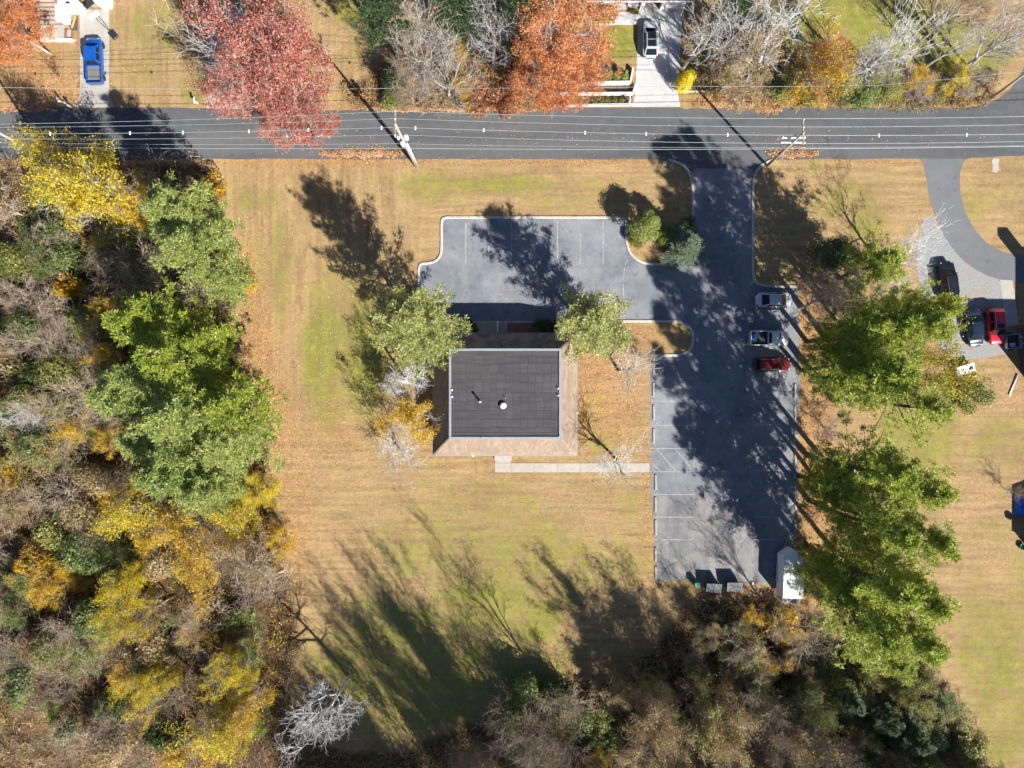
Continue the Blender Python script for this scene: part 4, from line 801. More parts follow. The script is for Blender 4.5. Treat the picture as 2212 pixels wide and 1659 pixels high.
# shed, tarp and tubs at the right edge
sh = empty('garden_shed', G(2300, 1140)); tag(sh, 'garden shed mostly past the right edge, its shadow on the grass', 'shed'); gable(sh, X(2222), X(2330), Yv(1188), Yv(1092), 2.4, 3.3, 'y', over=.15, wall='weathered_wood')
sd = empty('shadow_dish', Vector((X(2224), Yv(1170), 0))); sd.location.z = 0; tag(sd, 'unseen round dish by the garden shed, added for its shadow', 'dish'); MB().tube([(0, 0, 0), (0, 0, 3.2)], .04, 8).build('post', MAT['galvanised'], sd)  # out of view, invented to cast the small round shadow on the grass
dsh = MB().lathe([(.01, 0), (.25, .03), (.42, .10), (.43, .11), (.25, .045), (.01, .015)], 18).build('dish', MAT['paint_grey'], sd, True); dsh.location = (0, 0, 3.2); dsh.rotation_euler = (R(50), 0, R(38))
surface('tarp_blue', (.01, .12, .62), .4, .25, 2., bump=.8, bscale=3.)
rt = random.Random(4); n = 13; V = []; F = []
for i in range(n):
    for j in range(n):
        x, y = -1.3 + 2.6 * i / (n - 1), -1.2 + 2.4 * j / (n - 1); r = max(abs(x) / 1.3, abs(y) / 1.2); z = max(.03, .85 * (1 - r ** 3)) + rt.uniform(-.07, .07) * (1 if r < .95 else .2); V.append((x + rt.uniform(-.06, .06), y + rt.uniform(-.06, .06), max(.02, z)))
F = [(i * n + j, (i + 1) * n + j, (i + 1) * n + j + 1, i * n + j + 1) for i in range(n - 1) for j in range(n - 1)]
o = MB().add(V, F).build('tarp_heap', MAT['tarp_blue']); o.location = G(2212, 1092); tag(o, 'crumpled blue tarp over a heap at the right edge', 'tarp')
o = MB().lathe([(.35, 0), (.42, .4), (.38, .4), (.3, .05), (.01, .05)], 16).build('teal_tub', MAT['cart_green'], None, True); o.location = G(2206, 1180); tag(o, 'small teal tub on the grass at the right edge', 'tub')

# ------------------------------------------------------------------ utility poles and overhead wires
surface('insulator', (.72, .74, .78), .3, .05, 3.); surface('cable', (.36, .43, .42), .5, .1, 3., metal=.3); surface('cable_dark', (.33, .34, .35), .6, .1, 3.); surface('transformer_grey', (.66, .66, .68), .45, .05, 2.); surface('conduit', (.75, .73, .78), .5, .05, 2.)
def pole(bx, by, tx, ty, h, label, cans=0, arms=(), risers=0, lowarm=None):
    b = G(bx, by); t = G(tx, ty, h); e = empty('utility_pole', b); tag(e, label, 'utility pole', 'utility poles along the road')
    t = t - b
    MB().tube([(0, 0, -.2), t * .5, t], [.19, .16, .12], 12).build('mast', MAT['pole_wood'], e, True)
    for z, y0, y1 in arms:
        p = t * (z / h); a = MB().box(p.x - .06, p.x + .06, p.y + y0, p.y + y1, z - .07, z + .07).build('crossarm', MAT['weathered_wood'], e)
        for yy in (y0 + .12, (y0 + y1) * .5 + .45, y1 - .12): MB().lathe([(.05, z + .07), (.09, z + .13), (.06, z + .18), (.09, z + .24), (.04, z + .30)], 10, (p.x, p.y + yy, 0)).build('insulator', MAT['insulator'], e, True)
    for k in range(cans):
        z = h * .66; p = t * .66; an = R((35, 155, 270)[k]); c = Vector((p.x + .45 * math.cos(an), p.y + .45 * math.sin(an), 0))
        cn = MB().lathe([(.2, z - .55), (.27, z - .5), (.27, z + .38), (.22, z + .45), (.03, z + .5)], 16, c).build('transformer', MAT['transformer_grey'], e, True)
        MB().lathe([(.04, z + .45), (.07, z + .55), (.04, z + .65), (.07, z + .72), (.02, z + .8)], 8, (c.x + .1, c.y, 0)).build('bushing', MAT['insulator'], cn)
    for k in range(risers):
        dx = (.22, .30, -.2)[k]; MB().tube([(dx, .12 * k - .1, 0), (t.x * .6 + dx, t.y * .6 + .12 * k - .1, h * .58)], .055, 8).build('riser_pipe', MAT['conduit'], e, True)
    if lowarm:
        z, x0, x1 = lowarm; p = t * (z / h); MB().box(p.x + x0, p.x + x1, p.y - .06, p.y + .06, z - .06, z + .06).build('crossarm', MAT['white_metal'], e)
        MB().box(p.x + x0, p.x + x1, p.y + .44, p.y + .56, z - .06, z + .06).build('crossarm', MAT['white_metal'], e); 
        for xx in (x0 + .1, x0 + .9, x1 - .2): MB().lathe([(.05, z + .06), (.12, z + .14), (.07, z + .22), (.13, z + .3), (.05, z + .45)], 10, (p.x + xx, p.y + .5, 0)).build('cutout', MAT['insulator'], e, True)
    return b, t + b
b1, t1 = pole(898, 358, 853, 267, 14.5, 'utility pole with three round transformers on the lawn verge', 3, ((14.2, -1.35, 1.55),), 3)
b2, t2 = pole(1657, 358, 1737, 286, 14.0, 'utility pole with white double crossarm by the entrance', 0, ((13.7, -1.2, 1.5),), 0, (10.2, -1.3, 1.4))
b0, t0 = pole(112, 346, -8, 284, 13.0, 'pale utility pole leaning over the road at the left edge', 0, ((12.7, -1.2, 1.5),))
b3, t3 = pole(2142, 212, 2224, 152, 9.5, 'weathered pole on the leafy verge at the road bend', 0, ())
def wire(pts, r, label, mat='cable', sag=.5, group='overhead wires along the road'):
    out = []
    for (a, b) in zip(pts[:-1], pts[1:]):
        n = 14
        for i in range(n + (1 if b is pts[-1] else 0)):
            t = i / n; p = Vector(a).lerp(Vector(b), t); p.z -= sag * 4 * t * (1 - t); out.append(p)
    o = MB().tube(out, r, 5, False).build('overhead_wire', MAT[mat], None, True); tag(o, label, 'wire', group); return o
def WL(zs, ys, label, mat, r, sag=.5):
    """points over x at the far left, left pole, the two middle poles, right edge"""
    xs = (-260, -8, 853, 1735, 2500); return wire([G(x, y, z) for x, y, z in zip(xs, ys, zs)], r, label, mat, sag)
WL((13, 13, 14.6, 14.1, 12.5), (270, 268, 240, 256, 243), 'northernmost pale overhead wire on the pole crossarms', 'cable', .019)
WL((13, 13, 14.6, 14.1, 12.5), (277, 275, 256, 274, 261), 'second pale overhead wire from the north on the crossarms', 'cable', .019)
w3 = WL((11, 11, 12.2, 12, 11), (289, 289, 275, 292, 283), 'grey overhead cable carrying small white spacers', 'cable', .024)
WL((13, 13, 14.6, 14.1, 12.5), (302, 300, 291, 310, 298), 'pale overhead wire at the south end of the crossarms', 'cable', .019)
WL((9, 9, 9.5, 9.5, 9), (308, 308, 310, 318, 307), 'thin grey communication wire south of the crossarm wires', 'cable_dark', .018)
WL((8, 8, 8.5, 8.5, 8), (318, 317, 320, 321, 310), 'southernmost bundled communication cable over the road edge', 'cable', .027, .35)
wire([G(-260, 184, 6), G(420, 192, 6), G(880, 190, 6.2), G(1500, 186, 6), G(1900, 184, 6), G(2224, 152, 9)], .022, 'lower service wire along the north verge of the road', 'cable_dark', .25)
def on_wire(px):
    P = [G(x, y, z) for x, y, z in zip((-260, -8, 853, 1735, 2500), (289, 289, 275, 292, 283), (11, 11, 12.2, 12, 11))]
    for a, b in zip(P[:-1], P[1:]):
        for i in range(60):
            t = i / 60; p = a.lerp(b, t); p.z -= .5 * 4 * t * (1 - t)
            if abs(CX + p.x * FPX / (CAM_H - p.z) - px) < 8: return p
for px in (104, 280, 395, 540, 662, 827, 899, 1048, 1258, 1393, 1570, 1896, 2089):
    p = on_wire(px)
    if p is not None: MB().box(p.x - .07, p.x + .07, p.y - .18, p.y + .18, p.z - .05, p.z + .06, .02).build('spacer', MAT['white_vinyl'], w3)
wire([G(1670, 330, 9), G(1720, 365, .1)], .02, 'guy wire slanting from the entrance utility pole to the lawn', 'cable', .0, 'guy wires')
# ------------------------------------------------------------------ vegetation: shapes
def unit(a): return a / np.maximum(np.linalg.norm(a, axis=-1, keepdims=True), 1e-9)
def leaf_quads(rng, C, size, up=.95, aspect=.62, nbias=None):
    """rhombic leaf blades with random lean"""
    n = len(C); Nn = rng.normal(size=(n, 3)); Nn[:, 2] = np.abs(Nn[:, 2]) + up
    if nbias is not None: Nn = Nn * .6 + nbias
    Nn = unit(Nn); T = unit(np.cross(Nn, rng.normal(size=(n, 3)))); B = np.cross(Nn, T)
    s = (np.asarray(size) * rng.uniform(.5, 1.45, n))[:, None] * .5
    fold = Nn * s * .25
    V = np.stack([C - T * s, C - B * s * aspect + fold, C + T * s, C + B * s * aspect + fold], 1)
    return V.reshape(-1, 3)
def blade_quads(rng, P, D, ln, wd):
    """needle bundles: narrow blades from P along D"""
    n = len(P); D = unit(D); S = unit(np.cross(D, rng.normal(size=(n, 3)) * .5 + np.array([0, 0, 1.0]))); l = (ln * rng.uniform(.7, 1.25, n))[:, None]; w = (wd * rng.uniform(.7, 1.3, n))[:, None] * .5
    return np.stack([P - S * w * .6, P + D * l * .55 - S * w, P + D * l, P + D * l * .55 + S * w], 1).reshape(-1, 3)
def quads_idx(V): n = len(V) // 4; return np.arange(n * 4, dtype=np.int32).reshape(n, 4)
def seg_tubes(segs, min_side=3):
    """segs: array of p0,p1,r0,r1 -> vertices, quad faces (thick ones get more sides)"""
    S = np.array([list(a) + list(b) + [r0, r1] for a, b, r0, r1 in segs]); Vs = []; Fs = []; off = 0
    for ns, sel in ((7, S[:, 6] > .12), (5, (S[:, 6] <= .12) & (S[:, 6] > .05)), (3, S[:, 6] <= .05)):
        Q = S[sel]
        if len(Q) == 0: continue
        p0, p1 = Q[:, :3], Q[:, 3:6]; d = unit(p1 - p0); ref = np.where(np.abs(d[:, 2:3]) < .9, [[0, 0, 1.]], [[1., 0, 0]]); a = unit(np.cross(d, ref)); b = np.cross(d, a)
        t = np.arange(ns) * 2 * np.pi / ns; ct, st = np.cos(t)[None, :, None], np.sin(t)[None, :, None]
        rg = a[:, None, :] * ct + b[:, None, :] * st
        V = np.stack([p0[:, None] + rg * Q[:, 6][:, None, None], p1[:, None] + rg * Q[:, 7][:, None, None]], 1)   # m,2,ns,3
        m = len(Q); base = off + np.arange(m)[:, None] * (2 * ns); j = np.arange(ns)[None, :]; k = (j + 1) % ns
        Fs.append(np.stack([base + j, base + k, base + ns + k, base + ns + j], -1).reshape(-1, 4)); Vs.append(V.reshape(-1, 3)); off += m * 2 * ns
    return np.concatenate(Vs), np.concatenate(Fs)
def ribbons(rng, P0, P1, w):
    d = unit(P1 - P0); s = unit(np.cross(d, rng.normal(size=P0.shape))) * w * .5
    return np.stack([P0 - s, P0 + s, P1 + s * .5, P1 - s * .5], 1).reshape(-1, 3)

def broadleaf(seed, H, Rr, limbs=9, lean=(0, 0), trunk_r=.22, first=.22, lev=4, kids=(5, 5, 3), wob=.18, up=.10, twig_r=.014, elev=(28, 62)):
    """returns branch segments split by thickness and tip positions"""
    r = random.Random(seed); segs = []; tips = []
    def grow(p, d, ln, rad, lv):
        ns = (5, 4, 3, 2)[min(lv, 3)]; pts = [p]; st = ln / ns
        for i in range(ns):
            d = Vector((d.x + r.gauss(0, wob), d.y + r.gauss(0, wob), d.z + r.gauss(0, wob * .7) + up)).normalized()
            q = p + d * st; r0 = rad * (1 - .62 * i / ns); r1 = rad * (1 - .62 * (i + 1) / ns); segs.append((tuple(p), tuple(q), r0, r1)); p = q; pts.append((p.copy(), d.copy(), r1))
            if lv >= 2: tips.append(tuple(p))
        if lv < lev - 1:
            nk = kids[min(lv, len(kids) - 1)]
            for k in range(nk):
                t = .3 + .7 * (k + r.random()) / nk; i = min(ns, max(1, int(t * ns + .5))); bp, bd, br = pts[i]
                ax = bd.cross(Vector((r.gauss(0, 1), r.gauss(0, 1), r.gauss(0, 1)))).normalized(); an = R(r.uniform(25, 58)); nd = (bd * math.cos(an) + ax * math.sin(an)).normalized()
                grow(bp.copy(), nd, ln * r.uniform(.42, .68), max(twig_r, br * r.uniform(.5, .75)), lv + 1)
    p = Vector((0, 0, -.1)); d = Vector((lean[0], lean[1], 1)).normalized(); nodes = []
    nt_ = 8; top = H * .62
    for i in range(nt_):
        d = Vector((d.x + r.gauss(0, .06), d.y + r.gauss(0, .06), d.z + .1)).normalized(); q = p + d * (top / nt_); r0 = trunk_r * (1 - .75 * i / nt_); r1 = trunk_r * (1 - .75 * (i + 1) / nt_)
        segs.append((tuple(p), tuple(q), r0, r1)); p = q; nodes.append((p.copy(), r1, (i + 1) / nt_))
    for k in range(limbs):
        t = first / .62 + (1 - first / .62) * (k + .5 * r.random()) / limbs; nd = min(nodes, key=lambda a: abs(a[2] - t)); az = k * 2.399 + r.uniform(-.4, .4); u = (t - first / .62) / (1 - first / .62); el = R(elev[0] + (elev[1] - elev[0]) * u + r.uniform(-8, 8))
        dd = Vector((math.cos(az) * math.cos(el), math.sin(az) * math.cos(el), math.sin(el))); ln = (Rr * (1.0 - .35 * u) / max(.35, math.cos(el))) * r.uniform(.55, .8); ln = min(ln, H * .5)
        grow(nd[0], dd, ln, max(twig_r * 2, nd[1] * r.uniform(.45, .7)), 0)
    return segs, np.array(tips)
def split_tree(segs, thr=.06):
    return [s for s in segs if s[2] > thr], [s for s in segs if s[2] <= thr]

ARCH = {}
def make_arch(name, trunk_segs, twig_segs, leafV, H, Rr):
    tv, tf = seg_tubes(trunk_segs); tm = new_mesh(name + '_trunk', tv, tf, True)
    cm = None; tw = None
    if twig_segs:
        wv, wf = seg_tubes(twig_segs); tw = new_mesh(name + '_twigs', wv, wf)
    if leafV is not None: cm = new_mesh(name + '_crown', leafV, quads_idx(leafV))
    ARCH[name] = (tm, tw, cm, H, Rr)

def arch_broad(name, seed, H, Rr, leaves, lsize, spread=.34, frac=1.0, dens_noise=0.0, aspect=.62, **kw):
    rng = np.random.default_rng(seed); segs, tips = broadleaf(seed, H, Rr, **kw)
    a, b = split_tree(segs); lv = None
    if leaves > 0:
        T = tips
        if dens_noise > 0:   # some boughs have already dropped their leaves
            w = np.sin(T[:, 0] * 1.1 + seed) + np.sin(T[:, 1] * 1.3 + 2 * seed) + np.sin(T[:, 2] * 1.2 + 1.3); T = T[w > np.quantile(w, dens_noise)]
        C = T[rng.integers(0, len(T), leaves)] + rng.normal(size=(leaves, 3)) * spread
        lv = leaf_quads(rng, C, lsize, aspect=aspect)
    make_arch(name, a, b, lv, H, Rr)

def arch_pine(name, seed, H, Rr, first=.38, spacing=.8, per=5, el=(-6, 38), blade=.35, bw=.075, nb=20, prof='cone', side=.27, dense=.75, miss=.24, curl=.35, tuft=.30, gap=.55):
    r = random.Random(seed); rng = np.random.default_rng(seed); segs = []; TP = []; TD = []
    lean = (r.uniform(-.02, .02), r.uniform(-.02, .02)); n = 10
    def tr(z): return Vector((lean[0] * z + .12 * math.sin(z * .4 + seed), lean[1] * z + .12 * math.cos(z * .33 + seed), z))
    tr0 = .018 * H
    for i in range(n): segs.append((tuple(tr(H * i / n - (.1 if i == 0 else 0))), tuple(tr(H * (i + 1) / n)), tr0 * (1 - .93 * i / n), tr0 * (1 - .93 * (i + 1) / n)))
    z = first * H
    while z < H * .985:
        t = (z / H - first) / (1 - first)
        if prof == 'cone': pf = (1 - t) ** .75 * (.6 + .4 * min(1, t / .25)) + .06
        elif prof == 'oval': pf = math.sin(math.pi * min(1, (.22 + .80 * t))) ** .7 + .04 if t < .98 else .1
        else: pf = (1 - t) ** .95 + .05
        az0 = r.uniform(0, 6.28)
        for k in range(per):
            if r.random() < miss: continue
            Lb = Rr * pf * r.uniform(.5, 1.2); az = az0 + 2 * math.pi * k / per + r.uniform(-.3, .3); e = R(el[0] + (el[1] - el[0]) * t + r.uniform(-8, 8)); p = tr(z); d = Vector((math.cos(az) * math.cos(e), math.sin(az) * math.cos(e), math.sin(e)))
            ns = 5; rad = .012 + .010 * Lb; prev = p
            for i in range(ns):
                d = Vector((d.x + r.gauss(0, .06), d.y + r.gauss(0, .06), d.z + curl * .12)).normalized(); q = prev + d * (Lb / ns); segs.append((tuple(prev), tuple(q), rad * (1 - .8 * i / ns), rad * (1 - .8 * (i + 1) / ns)))
                s = (i + 1) / ns
                if s > .35 or Lb < 1.2:
                    nn = max(1, int(Lb / ns / dense + .5))
                    for c in range(nn):
                        bp = prev.lerp(q, (c + r.random()) / nn); TP.append(tuple(bp)); TD.append(tuple(d))
                        sl = side * Lb * (1.15 - s) + .25
                        for sg in (-1, 1):
                            sd = (Vector((-d.y, d.x, 0)) * sg * .8 + d * .7 + Vector((0, 0, .12))).normalized(); m = max(1, int(sl / gap))
                            for u in range(m): TP.append(tuple(bp + sd * (sl * (u + .6 + .4 * r.random()) / m))); TD.append(tuple(sd))
                prev = q
        z += spacing * (H / 20) * r.uniform(.75, 1.2)
    TP = np.array(TP); TD = np.array(TD); TP = TP + rng.normal(size=TP.shape) * .10
    P = np.repeat(TP, nb, 0); D = np.repeat(TD, nb, 0) * .45 + np.array([0, 0, .14]) + rng.normal(size=P.shape) * np.array([.8, .8, .32])
    P = P + rng.normal(size=P.shape) * tuft * .35
    a, b = split_tree(segs, .07)
    make_arch(name, a, b, blade_quads(rng, P, D, blade, bw), H, Rr)

def arch_bush(name, seed, H, Rr, n=2600, lsize=.2, lumps=9, stems=7, shape='dome', aspect=.62, twigs=0):
    """leafy lumps on a few stems"""
    rng = np.random.default_rng(seed); segs = []; Cs = []; Ns = []
    for i in range(lumps):
        t = rng.uniform(0, 1); a = rng.uniform(0, 6.28)
        if shape == 'dome': rr = Rr * .62 * math.sqrt(rng.uniform()); c = np.array([rr * math.cos(a), rr * math.sin(a), H * (.35 + .38 * (1 - (rr / Rr) ** 2) * rng.uniform(.6, 1.1))]); q = np.array([Rr * .45, Rr * .45, H * .32]) * rng.uniform(.7, 1.1)
        elif shape == 'cone': zz = (i + .5) / lumps; rr = Rr * .5 * (1 - zz) * rng.uniform(.3, 1); c = np.array([rr * math.cos(a), rr * math.sin(a), H * (.08 + .82 * zz)]); q = np.array([Rr * (1.02 - zz) * .8, Rr * (1.02 - zz) * .8, H * .16])
        else: zz = (i + .5) / lumps; rr = Rr * .35 * rng.uniform(0, 1); c = np.array([rr * math.cos(a), rr * math.sin(a), H * (.1 + .72 * zz)]); q = np.array([Rr * .72 * (1 - .5 * max(0, zz - .5)), Rr * .72 * (1 - .5 * max(0, zz - .5)), H * .2])
        m = n // lumps; dd = unit(rng.normal(size=(m, 3))); dd[:, 2] = np.where(dd[:, 2] < -.3, -dd[:, 2], dd[:, 2]); rad = rng.uniform(.78, 1.06, (m, 1)); P = c + dd * q * rad; Cs.append(P); Ns.append(dd)
    C = np.concatenate(Cs); Nn = np.concatenate(Ns); C[:, 2] = np.maximum(C[:, 2], .06)
    for k in range(stems):
        a = k * 2.4; e = rng.uniform(.2, .6); p1 = (Rr * e * math.cos(a), Rr * e * math.sin(a), H * .6); segs.append(((.05 * math.cos(a), .05 * math.sin(a), -.05), tuple(np.array(p1) * .5), .05, .035)); segs.append((tuple(np.array(p1) * .5), p1, .035, .015))
    tw = []
    if twigs:
        for k in range(twigs):
            a = rng.uniform(0, 6.28); e = rng.uniform(.1, .8); p0 = np.array([Rr * e * .6 * math.cos(a), Rr * e * .6 * math.sin(a), H * rng.uniform(.3, .7)]); p1 = p0 + np.array([math.cos(a) * .6, math.sin(a) * .6, .7]) * rng.uniform(.4, 1.0) + rng.normal(size=3) * .15; tw.append((tuple(p0), tuple(p1), .016, .008))
    make_arch(name, segs, tw, leaf_quads(rng, C, lsize, up=.1, aspect=aspect, nbias=Nn * 1.0), H, Rr)

# archetypes, modelled once and reused with their own size, turn and bark or leaf colour
arch_broad('maple_a', 3, 15, 7.5, 27000, .21, .34, dens_noise=.30, limbs=13, kids=(6, 5, 3), elev=(12, 68), trunk_r=.3)
arch_broad('maple_b', 8, 14, 6.5, 22000, .21, .32, dens_noise=.28, limbs=12, kids=(6, 5, 3), elev=(15, 70), trunk_r=.26)
arch_broad('half_a', 21, 12, 5.0, 8200, .21, .32, limbs=10, kids=(6, 5, 3), dens_noise=.30, elev=(20, 66))
arch_broad('half_b', 27, 11, 4.6, 6200, .20, .30, limbs=9, kids=(6, 5, 3), dens_noise=.42, elev=(20, 66))
arch_broad('bare_a', 31, 13, 5.0, 0, .2, limbs=10, kids=(6, 6, 4), lev=4, wob=.2, elev=(20, 70), twig_r=.016)
arch_broad('bare_b', 37, 12, 4.2, 0, .2, limbs=9, kids=(6, 6, 4), lev=4, wob=.16, elev=(35, 75), twig_r=.016)
arch_broad('bare_c', 44, 14, 5.5, 0, .2, limbs=8, kids=(6, 5, 4), lev=4, wob=.26, elev=(15, 60), twig_r=.018, trunk_r=.26)
arch_broad('bare_e', 57, 15, 5.0, 0, .2, limbs=9, kids=(5, 4, 3), lev=4, wob=.15, elev=(30, 72), trunk_r=.30, first=.2, twig_r=.024)
arch_broad('bare_d', 52, 9, 4.0, 0, .2, limbs=9, kids=(6, 6, 4), lev=4, wob=.22, elev=(15, 65), trunk_r=.16, first=.12, twig_r=.016)
arch_broad('dead_a', 63, 13, 4.2, 0, .2, limbs=12, kids=(6, 6, 3), lev=4, wob=.26, elev=(5, 55), twig_r=.016, trunk_r=.22, up=.05)
arch_pine('pine_a', 71, 20, 5.2); arch_pine('pine_b', 73, 19, 4.8, first=.42, miss=.3); arch_pine('pine_c', 79, 18, 5.0, first=.32, per=6, spacing=.9)
arch_pine('pine_thin', 83, 20, 4.4, first=.5, miss=.42, nb=11)
arch_pine('cedar_a', 91, 16.5, 5.0, first=.22, spacing=.72, per=6, el=(10, 62), blade=.34, bw=.065, nb=14, prof='oval', side=.22, dense=.5, miss=.2, curl=.6)
arch_pine('cedar_b', 97, 14, 4.1, first=.2, spacing=.78, per=6, el=(12, 64), blade=.32, bw=.065, nb=14, prof='oval', side=.22, dense=.5, miss=.22, curl=.6)
arch_pine('spruce', 101, 7, 2.7, first=.08, spacing=.95, per=8, el=(-12, 40), blade=.24, bw=.06, nb=14, gap=.38, prof='lin', side=.25, dense=.3, miss=.03, curl=.3)
arch_bush('round_bush', 151, 4.6, 2.2, n=9000, lumps=20, lsize=.17, twigs=30); arch_bush('bush_a', 111, 2.4, 2.0); arch_bush('bush_b', 117, 2.8, 2.2, lumps=12, twigs=80); arch_bush('bush_tall', 121, 6.5, 2.6, n=5200, lumps=14, shape='column', lsize=.24, twigs=60); arch_bush('cone_shrub', 127, 2.4, .9, n=1800, lumps=8, shape='cone', lsize=.13); arch_bush('column_shrub', 131, 4.2, 1.25, n=3600, lumps=11, shape='column', lsize=.17); arch_bush('ball_shrub', 137, 1.0, .7, n=700, lumps=5, lsize=.11)
arch_broad('small_round', 141, 5.6, 2.4, 8200, .20, .28, limbs=9, kids=(5, 4, 3), elev=(20, 70), trunk_r=.13, first=.16)

# colours of leaves and bark
leaf_mat('leaf_red', [(0.16, 0.03, 0.022), (0.4, 0.105, 0.07), (0.58, 0.22, 0.15), (0.62, 0.36, 0.28)]); leaf_mat('leaf_orange', [(0.24, 0.06, 0.015), (0.52, 0.16, 0.04), (0.68, 0.26, 0.08), (0.7, 0.36, 0.17)])
leaf_mat('leaf_yellow', [(0.24, 0.2, 0.012), (0.5, 0.39, 0.012), (0.68, 0.52, 0.014), (0.72, 0.56, 0.03)]); leaf_mat('leaf_gold', [(0.24, 0.13, 0.012), (0.54, 0.31, 0.014), (0.7, 0.43, 0.02), (0.52, 0.41, 0.04)])
leaf_mat('leaf_olive', [(0.089, 0.106, 0.029), (0.194, 0.218, 0.049), (0.324, 0.324, 0.082), (0.454, 0.406, 0.13)]); leaf_mat('leaf_tan', [(0.2, 0.13, 0.06), (0.36, 0.25, 0.13), (0.5, 0.37, 0.21), (0.38, 0.32, 0.11)])
leaf_mat('leaf_rust', [(.14, .04, .02), (.28, .09, .035), (.38, .15, .06), (.30, .18, .08)]); leaf_mat('leaf_green', [(0.05, 0.08, 0.02), (0.1, 0.15, 0.035), (0.18, 0.23, 0.06), (0.26, 0.3, 0.09)])
leaf_mat('needle_blue', [(0.095, 0.13, 0.036), (0.22, 0.275, 0.072), (0.37, 0.43, 0.115), (0.52, 0.57, 0.175)], patch=.2); leaf_mat('needle_green', [(0.08, 0.115, 0.014), (0.22, 0.285, 0.034), (0.37, 0.44, 0.058), (0.52, 0.56, 0.095)], patch=.3)
leaf_mat('needle_yellow', [(0.14, 0.19, 0.025), (0.26, 0.32, 0.045), (0.39, 0.44, 0.065), (0.49, 0.51, 0.09)], patch=.3); leaf_mat('needle_gold', [(.18, .17, .016), (.34, .30, .02), (.46, .38, .03), (.50, .42, .05)], patch=.3)
leaf_mat('needle_dark', [(0.023, 0.052, 0.023), (0.046, 0.085, 0.033), (0.078, 0.13, 0.046), (0.13, 0.182, 0.065)]); leaf_mat('needle_grey', [(0.14, 0.165, 0.045), (0.3, 0.335, 0.085), (0.47, 0.49, 0.15), (0.62, 0.62, 0.3)], patch=.25)
leaf_mat('needle_spruce', [(0.055, 0.095, 0.062), (0.12, 0.18, 0.115), (0.21, 0.285, 0.18), (0.31, 0.38, 0.25)], patch=.15); leaf_mat('leaf_lime', [(0.07, 0.1, 0.018), (0.15, 0.2, 0.035), (0.24, 0.29, 0.055), (0.32, 0.35, 0.09)]); leaf_mat('leaf_bright', [(.45, .36, .01), (.66, .54, .01), (.76, .62, .015), (.70, .58, .03)])
leaf_mat('leaf_hedge', [(.08, .09, .015), (.14, .15, .02), (.19, .19, .03), (.24, .22, .04)])
bark_mat('bark_grey', (.26, .23, .20), (.52, .48, .43)); bark_mat('bark_brown', (.22, .165, .125), (.45, .36, .28)); bark_mat('bark_pale', (.38, .36, .34), (.66, .64, .60)); bark_mat('bark_dark', (.05, .042, .036), (.14, .12, .10)); bark_mat('bark_pink', (.30, .23, .165), (.58, .485, .365)); bark_mat('bark_dead', (.42, .42, .42), (.72, .71, .69))

trr = random.Random(77)
def tree(arch, px, py, h, r, label, cat='tree', leaf=None, bark='bark_grey', twig=None, frac=.6, name='tree', group=None, rot=None, tilt=0.0):
    tm, tw, cm, H, Rr = ARCH[arch]; z = h * frac; c = G(px, py, z)
    e = empty(name, (c.x, c.y, 0), trr.uniform(0, 6.28) if rot is None else rot, (r / Rr, r / Rr * trr.uniform(.94, 1.06), h / H)); tag(e, label, cat, group)
    link('trunk', tm, MAT[bark], e)
    if tw is not None: link('crown', tw, MAT[twig or bark], e)
    if cm is not None: link('foliage', cm, MAT[leaf], e)
    return e
# ------------------------------------------------------------------ vegetation: where each plant stands
# round the office
tree('cedar_a', 903, 705, 17, 6.3, 'tall grey-green evergreen at the office corner left of the entrance', leaf='needle_grey', bark='bark_dark', name='evergreen_tree')
tree('cedar_b', 1281, 697, 13.5, 5.1, 'yellow-green evergreen at the office corner right of the entrance', leaf='needle_grey', bark='bark_dark', name='evergreen_tree')
tree('dead_a', 868, 828, 12, 3.6, 'leafless white-grey tree just below the grey-green evergreen', bark='bark_dead', name='bare_tree')
tree('half_b', 890, 912, 8.5, 3.6, 'half-bare yellow tree against the west wall of the office', leaf='leaf_gold', bark='bark_pale', name='yellow_tree', frac=.55)
tree('bare_d', 856, 985, 7.5, 3.4, 'pale leafless tree on the lawn beyond the office southwest corner', bark='bark_pale', name='bare_tree', frac=.62)
tree('bare_e', 1342, 1000, 8.0, 3.4, 'pale leafless tree overhanging the concrete path', bark='bark_pale', name='bare_tree', frac=.5)
tree('bare_e', 1347, 800, 7.5, 3.4, 'pale leafless tree beside the grass peninsula below the evergreen', bark='bark_pale', name='bare_tree', frac=.5)
tree('bare_d', 1390, 775, 2.6, 1.4, 'small round dead brown shrub at the peninsula edge', 'shrub', bark='bark_brown', name='dead_shrub', frac=.5)
tree('bush_a', 1018, 708, 1.6, 1.1, 'dark clipped shrub left of the shaded entrance ramp', 'shrub', leaf='needle_dark', name='shrub', frac=.4); tree('bush_a', 1000, 708, 1.7, 1.1, 'dark clipped shrub under the grey-green evergreen by the entrance', 'shrub', leaf='needle_dark', name='shrub', frac=.4)
for i, x in enumerate((1168, 1188, 1207)): tree('bush_a', x, 707, 1.9, 1.2, ('first', 'second', 'third')[i] + ' dark shrub right of the brick entrance paving', 'shrub', leaf='needle_dark', name='shrub', frac=.4, group='dark shrubs by the entrance')
tree('round_bush', 1394, 490, 4.8, 2.2, 'round light green tree on the planted island by the bays', leaf='leaf_lime', bark='bark_brown', name='small_tree', frac=.6)
tree('bush_a', 1378, 516, 1.7, 1.3, 'low bright green shrub under the round light green tree', 'shrub', leaf='leaf_hedge', name='shrub', frac=.5)
tree('spruce', 1476, 534, 6.6, 2.65, 'blue-green spruce overhanging the entrance kerb', leaf='needle_spruce', bark='bark_dark', name='spruce_tree', frac=.35)
